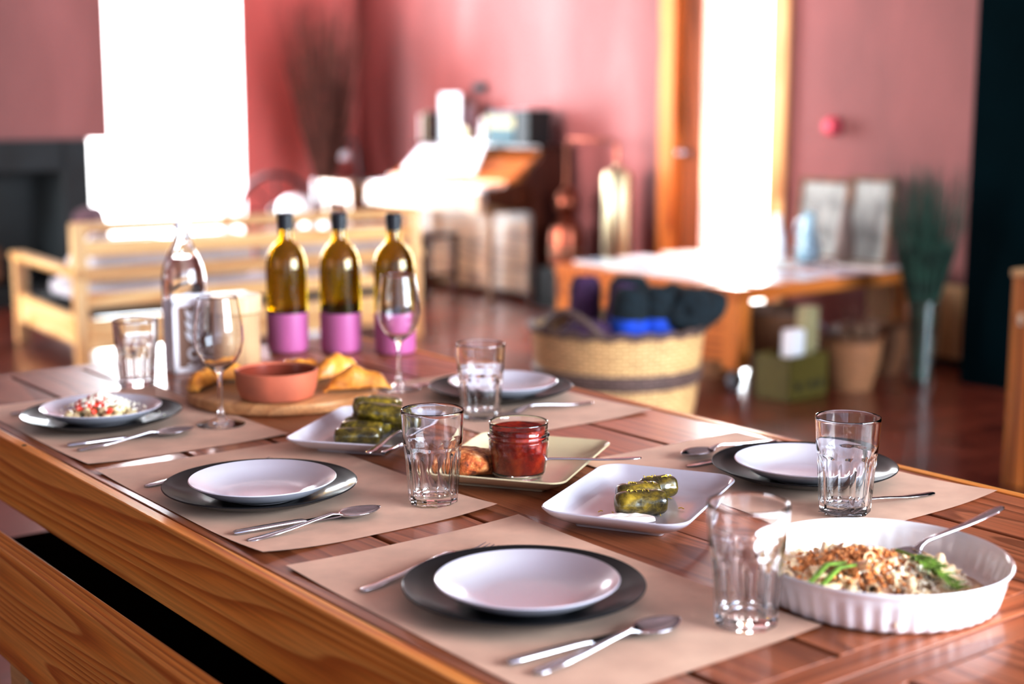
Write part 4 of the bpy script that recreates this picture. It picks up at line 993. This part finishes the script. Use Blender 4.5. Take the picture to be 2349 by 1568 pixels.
# ------------------------------------------------------------------ rectangular plates
def rrect(L_, W__, r, n=8):
    pts = []
    for cxx, cyy, a0 in ((L_/2-r,W__/2-r,0),(-L_/2+r,W__/2-r,90),(-L_/2+r,-W__/2+r,180),(L_/2-r,-W__/2+r,270)):
        for i in range(n+1):
            a = R(a0+90*i/n); pts.append((cxx+r*math.cos(a), cyy+r*math.sin(a)))
    return pts
def rect_plate(label, loc, rz, L_, W__, rc, mat, h=.024):
    a = thing('rectangular_plate', label, 'plate', loc, rz)
    rings = [(-.050,.0025,.6),(-.046,.0,.6),(-.041,.0,.6),(-.039,.004,.6),(-.030,.0062,.75),(-.017,.0120,.9),(-.006,.0190,1),(0,h-.001,1),(.0,h,1),(-.0015,h+.0012,1),(-.004,h-.0005,1),(-.009,.0182,1),(-.018,.0112,.95),(-.028,.0072,.9),(-.040,.0058,.8)]
    vs = []; fs = []; n = None
    for ins, z, kr in rings:
        pts = rrect(L_+2*ins, W__+2*ins, max(.006, rc*kr+ins*.35)); n = len(pts); vs += [(x,y,z) for x,y in pts]
    for k in range(len(rings)-1):
        for i in range(n):
            j = (i+1) % n; fs.append((k*n+i, k*n+j, (k+1)*n+j, (k+1)*n+i))
    b = len(vs)
    vs.append((0,0,.0028)); vs.append((0,0,.0056))
    for i in range(n): fs.append(((i+1)%n, i, b)); fs.append(((len(rings)-1)*n+i, (len(rings)-1)*n+(i+1)%n, b+1))
    q = MB(); q.add(vs, fs); q.build('dish', M[mat], a, ang=50); return a
RZ = TZ+.0006
rect_plate('white rectangular plate with three vine leaf rolls and yogurt', (1.280,1.381,RZ), R(29), .272, .200, .035, 'white', .027)
rect_plate('sand coloured rectangular plate with jam jar and toasted bread', (1.283,1.648,RZ), R(34), .275, .212, .022, 'tan', .024)
rect_plate('white rectangular plate with a heap of vine leaf rolls', (1.214,1.955,RZ+.001), R(38), .265, .195, .022, 'white', .025)

def dolma(name, label, loc, L_, r, rz, ry=0, seed=0, rx=0, group=None):
    q = MB(); sg = 40; nn = 26; vs = []
    off = seed*7.3
    prof = []
    for i in range(nn+1):
        s = i/nn; e = (1-abs(2*s-1)**6)**.30 if 0 < s < 1 else 0
        prof.append((r*e, (s-.5)*L_))
    def shape(rr, z, a, k):
        if rr < 1e-5: return rr
        wob = 1 + .10*noise.noise(Vector((math.cos(a)*1.6+off, math.sin(a)*1.6, z*40))) + .05*noise.noise(Vector((math.cos(a)*4+off, math.sin(a)*4, z*120)))
        lap = .045*(((a+z*18+off) % (2*PI))/(2*PI))
        ridge = .012*math.sin(z*260+2*math.sin(a*2+off))*(.4+.6*noise.noise(Vector((a,off,1))))
        return rr*(wob+lap+ridge)
    T = Matrix.Rotation(PI/2,4,'Y') @ Matrix.Scale(.92,4,(1,0,0))
    q.lathe(prof, sg, T, fr=shape)
    o = q.build(name, M['leaf'], ang=50); o.location = loc; o.rotation_euler = (rx,ry,rz)
    return tag(o, label, 'vine leaf roll', group)
PB = RZ+.0062
az = R(-30)
dolma('stuffed_vine_leaf','glossy vine leaf roll nearest the yogurt on the white plate',(1.257,1.357,PB+.016),.072,.0172,az,seed=1)
dolma('stuffed_vine_leaf','glossy vine leaf roll in the middle of the three on the white plate',(1.283,1.390,PB+.0165),.062,.0165,az+.1,seed=2)
dolma('stuffed_vine_leaf','vine leaf roll at the back of the three, turned away',(1.330,1.402,PB+.0155),.054,.016,az+.15,seed=3)
q = MB()
for k in range(34):
    u_ = rnd.random(); cxy = [(1.257,1.357),(1.283,1.390),(1.330,1.402)][k % 3]
    if k < 22:
        s_ = rnd.uniform(-.02,.02); x = cxy[0]+math.cos(az)*s_+rnd.uniform(-.003,.003); y = cxy[1]+math.sin(az)*s_+rnd.uniform(-.003,.003); z = PB+[.0325,.0318,.0305][k%3]
    else: x, y, z = 1.28+rnd.uniform(-.07,.07), 1.375+rnd.uniform(-.05,.05), PB+.0012
    a = rnd.uniform(0,PI); l_ = rnd.uniform(.002,.005)
    q.tube([(x-math.cos(a)*l_,y-math.sin(a)*l_,z),(x,y,z+.0012),(x+math.cos(a)*l_,y+math.sin(a)*l_,z)], .0007, 5)
tag(q.build('lemon_zest', M['speck']), 'fine yellow lemon zest sprinkled over the vine leaf rolls', 'zest', kind='stuff')
q = MB()
def yo(u, v):
    s = u; w_ = (v-.5)*2
    x = -.042+.084*s; half = .019*(math.sin(PI*min(1,s*.94+.04))**.45)
    hgt = .0085*(1-abs(w_)**3)*math.sin(PI*(s*.92+.04))**.4 - .005*math.exp(-(w_/.35)**2)*math.sin(PI*s) + .0012*noise.noise(Vector((s*9,w_*3,2)))
    return (x, half*w_ + .006*math.sin(s*3.2), max(0,hgt))
q.grid(40, 22, yo)
o = q.build('yogurt_dollop', M['yogurt'], ang=80); o.location = (1.217,1.347,PB+.0005); o.rotation_euler = (0,0,az+.03); tag(o, 'smooth white yogurt dollop spread beside the vine leaf rolls', 'yogurt')

# heap of rolls on the far white plate
vx = math.cos(R(-35)); vy = math.sin(R(-35))
hp = [(1.165,1.915,0,.075,R(-33),'vine leaf roll lowest in front of the heap'),(1.188,1.938,.003,.072,R(-38),'vine leaf roll second from the front of the heap'),
      (1.215,1.965,.002,.078,R(-30),'vine leaf roll at the base in the middle of the heap'),(1.245,1.995,.002,.074,R(-36),'vine leaf roll at the base toward the round board'),
      (1.222,1.935,.027,.080,R(-42),'vine leaf roll in the upper layer leaning to the tumbler'),(1.235,1.972,.029,.076,R(-28),'yellow green vine leaf roll on top of the heap'),(1.262,1.950,.004,.066,R(-60),'vine leaf roll at the tumbler side of the heap'),(1.262,1.988,.026,.060,R(-45),'vine leaf roll topmost at the back of the heap')]
for k, (x, y, z, L_, a_, l) in enumerate(hp):
    dolma('stuffed_vine_leaf', l, (x,y,PB+.0155+z), L_, .0158, a_, ry=(.10 if z > .02 else 0), seed=k+5, rx=k*.9)
fork('steel serving fork resting with its handle over the plate rim by the rolls', (1.104,1.786,RZ+.0272), R(38), R(4), .20)
knife('steel serving knife resting over the plate rim beside the serving fork', (1.118,1.766,RZ+.0268), R(40), R(5), .19)

# ------------------------------------------------------------------ jar of tomato jam, bread, fork
jr = thing('jam_jar', 'small glass jar filled with red tomato jam', 'jar', (1.247,1.606,RZ+.0062))
out = [(0,.002),(.028,0),(.034,.002),(.0385,.010),(.0420,.030),(.0435,.052),(.0435,.057),(.0415,.060),(.0445,.0625),(.0450,.0645),(.0430,.067),(.0420,.069),(.0425,.080),(.0430,.082),(.0420,.0835),(.0408,.0828),(.0402,.0810)]
inn = [(.0398,.072),(.0398,.058),(.0405,.052),(.0395,.032),(.0360,.012),(.030,.0055),(0,.005)]
q = MB(); q.lathe(out+inn, 72); q.build('glass_body', M['glass'], jr, ang=60)
q = MB(); q.lathe([(0,.0056),(.0298,.0060),(.0356,.0124),(.0391,.032),(.0401,.052),(.0394,.058),(.0391,.070),(.0388,.0745),(.037,.0750),(.028,.0735),(.018,.0755),(.008,.0735),(0,.0745)], 72,
        fr=lambda r,z,a,k: r, M=None); q.build('jam', M['jam'], jr, ang=60)
q = MB(); q.blob((0,0,0),(.052,.040,.019),56,32,.16,26,pw=.8,seed=2); o = q.build('toasted_bread', M['crust'], ang=80); o.location = (1.203,1.662,RZ+.0262); o.rotation_euler = (0,.12,R(20)); tag(o, 'piece of browned toasted bread beside the jam jar', 'bread')
fork('steel fork leaning over the rim of the sand coloured plate behind the jar', (1.400,1.512,RZ+.0292), R(151), R(3.5), .20)

# ------------------------------------------------------------------ gratin dish
GX, GY = 1.266, .975
g = thing('gratin_dish', 'round fluted white porcelain dish filled with baked pasta', 'dish', (GX,GY,TZ+.0006))
q = MB(); nf = 46
def flute(r, z, a, k):
    if k in (2,3,4,5,6): return r*(1+.010*math.cos(a*nf))
    if k in (9,10,11): return r*(1+.006*math.cos(a*nf))
    return r
prof = [(0,.003),(.110,.003),(.122,.0),(.1265,.004),(.129,.014),(.1325,.026),(.1355,.036),(.1385,.042),(.1410,.0455),(.1365,.038),(.1290,.018),(.1250,.010),(.118,.0065),(0,.006)]
prof[8:8] = []
q.lathe(prof[:8]+[(.1412,.0462),(.1400,.0478),(.1380,.0470)]+prof[9:], 368, fr=lambda r,z,a,k: r*(1+.008*math.cos(a*nf)) if k in (2,3,4,5) else (r*(1+.006*math.cos(a*nf)) if k in (12,13) else r))
q.build('dish', M['porc'], g, ang=70)
sr = (math.cos(R(-37.56)), math.sin(R(-37.56))); su = (-sr[1], sr[0])     # to the right / away, over the table
def top(x, y):      # food surface height over the dish floor at local x, y
    a_ = x*sr[0]+y*sr[1]; b_ = x*su[0]+y*su[1]
    h = .011 + .028*math.exp(-((a_+.028)/.075)**2-((b_-.005)/.06)**2) + .007*math.exp(-((a_-.045)/.05)**2-((b_+.01)/.07)**2)
    edge = max(0, math.hypot(x,y)-.095)/.03
    h = h - .004*edge
    if a_ > .095: h -= .006
    return max(h, .0072)
q = MB()
def fs_(u, v):
    a = 2*PI*u; r = .121*v; x, y = math.cos(a)*r, math.sin(a)*r
    return (x, y, top(x,y) + .0035*noise.noise(Vector((x*120,y*120,0)))*(1-v**6))
q.grid(80, 36, fs_, wrap=True); q.build('cream_sauce', M['sauce'], g, ang=80)
# pasta tubes
def penne_mesh(L_, r, bend):
    q = MB(); pts = [(s*L_, bend*s*s*4*.01, 0) for s in [i/8-.5 for i in range(9)]]
    seg = 14; outr = []
    vs = []; fs = []
    for rad in (r, r*.72):
        for p in pts:
            for i in range(seg):
                w = 2*PI*i/seg; vs.append((p[0] + (math.sin(w)*rad*.7 if p in (pts[0],pts[-1]) else 0), p[1]+math.sin(w)*rad, math.cos(w)*rad))
    n = len(pts)
    for k in range(n-1):
        for i in range(seg):
            j = (i+1)%seg; fs.append((k*seg+i,k*seg+j,(k+1)*seg+j,(k+1)*seg+i)); b = n*seg; fs.append((b+k*seg+i,b+(k+1)*seg+i,b+(k+1)*seg+j,b+k*seg+j))
    for i in range(seg):
        j = (i+1)%seg; b = n*seg; fs.append((i,b+i,b+j,j)); e = (n-1)*seg; fs.append((e+i,e+j,b+e+j,b+e+i))
    return q.add(vs, fs)
pens = [penne_mesh(.034,.0062,.25).build('penne', M['pasta'], ang=60), penne_mesh(.028,.0066,.5).build('penne', M['pasta'], ang=60), penne_mesh(.024,.0058,.1).build('penne', M['pasta'], ang=60)]
cnt = 0; r5 = random.Random(21); placed = []
while cnt < 96:
    a = r5.uniform(0,2*PI); r = .112*math.sqrt(r5.random()); x, y = math.cos(a)*r, math.sin(a)*r
    a_ = x*sr[0]+y*sr[1]
    if a_ > .085 or any(math.hypot(x-px,y-py) < .0125 for px,py in placed):
        if r5.random() < .98: continue
    if a_ > .092: continue
    placed.append((x,y))
    o = pens[cnt] if cnt < 3 else pens[cnt % 3].copy()
    if cnt >= 3: C.objects.link(o)
    o.location = (GX+x, GY+y, TZ+.0006+top(x,y)+r5.uniform(.001,.005)); o.rotation_euler = (r5.uniform(0,6), r5.uniform(-.35,.35), r5.uniform(0,6)); 
    tag(o, 'baked pasta tube in the white gratin dish', 'pasta', 'pasta tubes in the gratin dish'); cnt += 1
# crumbs
def ico(q, c, r, sd):
    t_ = (1+5**.5)/2; V = [(-1,t_,0),(1,t_,0),(-1,-t_,0),(1,-t_,0),(0,-1,t_),(0,1,t_),(0,-1,-t_),(0,1,-t_),(t_,0,-1),(t_,0,1),(-t_,0,-1),(-t_,0,1)]
    F = [(0,11,5),(0,5,1),(0,1,7),(0,7,10),(0,10,11),(1,5,9),(5,11,4),(11,10,2),(10,7,6),(7,1,8),(3,9,4),(3,4,2),(3,2,6),(3,6,8),(3,8,9),(4,9,5),(2,4,11),(6,2,10),(8,6,7),(9,8,1)]
    q.add([tuple(c[i]+v[i]*r*.5*(1+sd.uniform(-.35,.35)) for i in range(3)) for v in V], F)
q = MB()
for k in range(1500):
    a_ = r5.gauss(-.030,.034); b_ = r5.gauss(.008,.027)
    if math.hypot(a_,b_) > .10: continue
    x, y = a_*sr[0]+b_*su[0], a_*sr[1]+b_*su[1]
    ico(q, (GX+x,GY+y,TZ+top(x,y)+.0055+r5.uniform(0,.005)), r5.choice([.0014,.002,.0028,.0036]), r5)
tag(q.build('toasted_crumbs', M['crumb'], ang=60), 'golden toasted crumbs heaped over the baked pasta', 'crumbs', kind='stuff')
q = MB()
for k in range(900):
    a_ = r5.gauss(.035,.032); b_ = r5.gauss(-.012,.032)
    if math.hypot(a_,b_) > .10: continue
    x, y = a_*sr[0]+b_*su[0], a_*sr[1]+b_*su[1]
    ico(q, (GX+x,GY+y,TZ+top(x,y)+.0055+r5.uniform(0,.004)), r5.choice([.0012,.0018,.0024]), r5)
tag(q.build('grated_cheese', M['cheese'], ang=60), 'white grated cheese scattered over the baked pasta', 'cheese', kind='stuff')
def sprig(label, a0, b0, a1, b1, n=26, name='dill_sprig'):
    q = MB(); x0, y0 = a0*sr[0]+b0*su[0], a0*sr[1]+b0*su[1]; x1, y1 = a1*sr[0]+b1*su[0], a1*sr[1]+b1*su[1]
    P_ = lambda s: (x0+(x1-x0)*s, y0+(y1-y0)*s, top(x0+(x1-x0)*s, y0+(y1-y0)*s)+.013+.004*math.sin(PI*s))
    q.tube([P_(i/8) for i in range(9)], [.0022-.0014*i/8 for i in range(9)], 6)
    for k in range(n):
        s = .25+.75*k/n; p = Vector(P_(s)); d_ = Vector((x1-x0,y1-y0,0)).normalized(); sd_ = Vector((-d_.y,d_.x,0))*(1 if k % 2 else -1)
        e = p + d_*.010 + sd_*r5.uniform(.006,.013) + Vector((0,0,r5.uniform(-.003,.006)))
        q.tube([p, (p+e)/2+Vector((0,0,.0015)), e], [.0014,.0013,.0006], 5)
    o = q.build(name, M['herb']); o.location = (GX,GY,TZ+.0006); return tag(o, label, 'herb')
sprig('feathery green dill sprig on the right half of the baked pasta', .020,.012,.066,-.066, 40)
sprig('short dill sprig lying by the spoon in the gratin dish', .03,-.01,.05,-.04, 16)
for k, (a0,b0,a1,b1) in enumerate([(-.092,-.052,-.045,-.024),(-.080,-.060,-.035,-.030)]):
    x0, y0 = a0*sr[0]+b0*su[0], a0*sr[1]+b0*su[1]; x1, y1 = a1*sr[0]+b1*su[0], a1*sr[1]+b1*su[1]
    q = MB(); q.tube([(x0,y0,top(x0,y0)+.013),((x0+x1)/2,(y0+y1)/2,max(top(x0,y0),top(x1,y1))+.015),(x1,y1,top(x1,y1)+.013)], [.0036,.0042,.0024], 10, flat=.6)
    o = q.build('celery_stalk', M['herb']); o.location = (GX,GY,TZ+.0006); tag(o, ['pale green celery stalk nearest the tumbler in the gratin dish','green celery stalk crossing the other one in the gratin dish'][k], 'celery')
sp = spoon('steel serving spoon sunk in the pasta with handle over the dish rim', (1.466,.957,TZ+.0690), R(173), R(14.5), .204)

# ------------------------------------------------------------------ beans on the far left plate
BX, BY = .915, 2.335; BZ2 = PZ+.0072+.0075
def bean_mesh(s):
    q = MB(); q.blob((0,0,0),(.0115*s,.0075*s,.0058*s),18,12,.05,60,seed=s)
    for v in q.v: v.y += 14*v.x*v.x
    return q
bm_ = [bean_mesh(1.0).build('butter_bean', M['bean']), bean_mesh(1.15).build('butter_bean', M['bean'])]
r6 = random.Random(5); k = 0; pl = []
for k in range(46):
    for _ in range(60):
        a_ = r6.gauss(0,.030); b_ = r6.gauss(0,.024); lay = 1 if k < 26 else 2 if k < 40 else 3
        lim = {1:.058,2:.040,3:.022}[lay]
        if math.hypot(a_,b_*1.15) < lim and all(math.hypot(a_-p[0],b_-p[1]) > .0125 or p[2] != lay for p in pl): break
    pl.append((a_,b_,lay))
    o = bm_[k] if k < 2 else bm_[k%2].copy()
    if k >= 2: C.objects.link(o)
    x, y = a_*sr[0]+b_*su[0], a_*sr[1]+b_*su[1]
    o.location = (BX+x,BY+y,BZ2+.005+.0095*(lay-1)); o.rotation_euler = (r6.uniform(-.4,.4), r6.uniform(-.4,.4), r6.uniform(0,6))
    tag(o, 'cream coloured butter bean in the pile on the side plate', 'bean', 'butter beans on the side plate')
t1 = MB().blob((0,0,0),(.0085,.0075,.006),16,10,.3,90,seed=3).build('tomato_piece', M['tomato'])
for k in range(20):
    o = t1 if k == 0 else t1.copy()
    if k: C.objects.link(o)
    a_, b_ = r6.gauss(-.004,.018), r6.gauss(-.004,.018); x, y = a_*sr[0]+b_*su[0], a_*sr[1]+b_*su[1]
    o.location = (BX+x,BY+y,BZ2+.034-.38*math.hypot(a_,b_)); o.rotation_euler = (r6.uniform(0,3),r6.uniform(0,3),r6.uniform(0,6)); s_ = r6.uniform(.6,1.0); o.scale = (s_,s_,s_)
    tag(o, 'bright red tomato piece on top of the butter beans', 'tomato', 'tomato pieces on the beans')
q = MB()
for k in range(520):
    a_, b_ = r6.gauss(.004,.024), r6.gauss(.002,.018); x, y = a_*sr[0]+b_*su[0], a_*sr[1]+b_*su[1]
    ico(q, (BX+x,BY+y,BZ2+.0405-.42*math.hypot(a_,b_)), r6.choice([.0012,.002,.0026]), r6)
tag(q.build('crumbled_cheese', M['cheese']), 'white crumbled cheese over the beans and tomato', 'cheese', kind='stuff')

# ================================================================== LIGHT
def area(name, loc, rot, sx, sy, power, col=(1,1,1)):
    l = bpy.data.lights.new(name, 'AREA'); l.shape = 'RECTANGLE'; l.size = sx; l.size_y = sy; l.energy = power; l.color = col
    o = bpy.data.objects.new(name, l); C.objects.link(o); o.location = loc; o.rotation_euler = rot; return o
# daylight pouring through the window and the glazed door
area('window_daylight', (4.35,10.9,1.55), (R(-90),0,0), 2.4, 3.1, 560, (.86,.94,1))
area('door_daylight', (6.9,5.9,1.35), (0,R(90),0), 2.6, 1.6, 280, (.86,.94,1))
# assumed daylight: unseen lamp added on the left side, toward the piano end
l_ = area('assumed_left_light', (-3.6,8.4,2.0), (0,R(-90),0), 3.0, 2.6, 190, (.96,.98,1)); l_.data.spread = R(75)
area('assumed_rear_light', (3.6,-3.4,2.0), (R(80),0,R(22)), 4.4, 2.4, 660, (.78,.90,1))  # unseen lamp behind the camera, added for light assumed to reach the table
area('side_fill', (-4.6,1.8,2.0), (0,R(-90),0), 2.2, 3.6, 26, (1,.97,.93))  # unseen fill lamp, added to lift the near apron
wd = bpy.data.worlds.new('world'); bpy.context.scene.world = wd; wd.use_nodes = True
nt = wd.node_tree; bg = nt.nodes['Background']; L_ = nt.links
tc = nt.nodes.new('ShaderNodeTexCoord'); sx_ = nt.nodes.new('ShaderNodeSeparateXYZ'); L_.new(tc.outputs['Generated'], sx_.inputs[0])
rp = ramp(nt, [(0,(140,130,124)),(.5,(186,212,250)),(1,(206,226,252))]); mr = N(nt,'ShaderNodeMapRange'); mr.inputs['From Min'].default_value = -1
L_.new(sx_.outputs['Z'], mr.inputs['Value']); L_.new(mr.outputs[0], rp.inputs[0])
# bright hazy horizon on the garden side (beyond window and door)
dt = N(nt,'ShaderNodeVectorMath', operation='DOT_PRODUCT'); dt.inputs[1].default_value = (.7,.7,0); L_.new(tc.outputs['Generated'], dt.inputs[0])
m1 = N(nt,'ShaderNodeMapRange', interpolation_type='SMOOTHSTEP'); m1.inputs['From Min'].default_value = .1; m1.inputs['From Max'].default_value = .5; L_.new(dt.outputs['Value'], m1.inputs['Value'])
ab = N(nt,'ShaderNodeMath', operation='ABSOLUTE'); L_.new(sx_.outputs['Z'], ab.inputs[0])
m2 = N(nt,'ShaderNodeMapRange', interpolation_type='SMOOTHSTEP'); m2.inputs['From Min'].default_value = .22; m2.inputs['From Max'].default_value = .5; m2.inputs['To Min'].default_value = 1; m2.inputs['To Max'].default_value = 0; L_.new(ab.outputs[0], m2.inputs['Value'])
mu = N(nt,'ShaderNodeMath', operation='MULTIPLY'); L_.new(m1.outputs[0], mu.inputs[0]); L_.new(m2.outputs[0], mu.inputs[1])
mc = N(nt,'ShaderNodeMix', data_type='RGBA'); L_.new(mu.outputs[0], mc.inputs[0]); L_.new(rp.outputs[0], mc.inputs[6]); mc.inputs[7].default_value = (1,1,1,1); L_.new(mc.outputs[2], bg.inputs['Color'])
ms = N(nt,'ShaderNodeMapRange'); L_.new(mu.outputs[0], ms.inputs['Value']); ms.inputs['To Min'].default_value = 1.5; ms.inputs['To Max'].default_value = 5; L_.new(ms.outputs[0], bg.inputs['Strength'])

# ================================================================== CAMERA
cam = bpy.data.cameras.new('camera'); co = bpy.data.objects.new('camera', cam); C.objects.link(co)
cam.sensor_width = 36; cam.lens = 3320.24/2349*36
co.location = (0,0,1.29); co.rotation_euler = (R(90-9.3539), 0, R(-37.5625))
cam.dof.use_dof = True; cam.dof.focus_distance = 1.93; cam.dof.aperture_fstop = 2.2; cam.clip_start = .05
sc = bpy.context.scene; sc.camera = co
sc.view_settings.view_transform = 'Standard'; sc.view_settings.look = 'None'; sc.view_settings.exposure = .64; sc.view_settings.gamma = 1
sc.view_settings.use_curve_mapping = True
cv = sc.view_settings.curve_mapping; c_ = cv.curves[3]
for x_, y_ in ((.2,.165),(.62,.665)): c_.points.new(x_, y_)
cv.update()
cy_ = sc.cycles; cy_.use_denoising = True; cy_.max_bounces = 14; cy_.transmission_bounces = 12; cy_.transparent_max_bounces = 12; cy_.glossy_bounces = 5; cy_.diffuse_bounces = 4
cy_.sample_clamp_indirect = 6; cy_.blur_glossy = .8; cy_.caustics_reflective = False; cy_.caustics_refractive = True
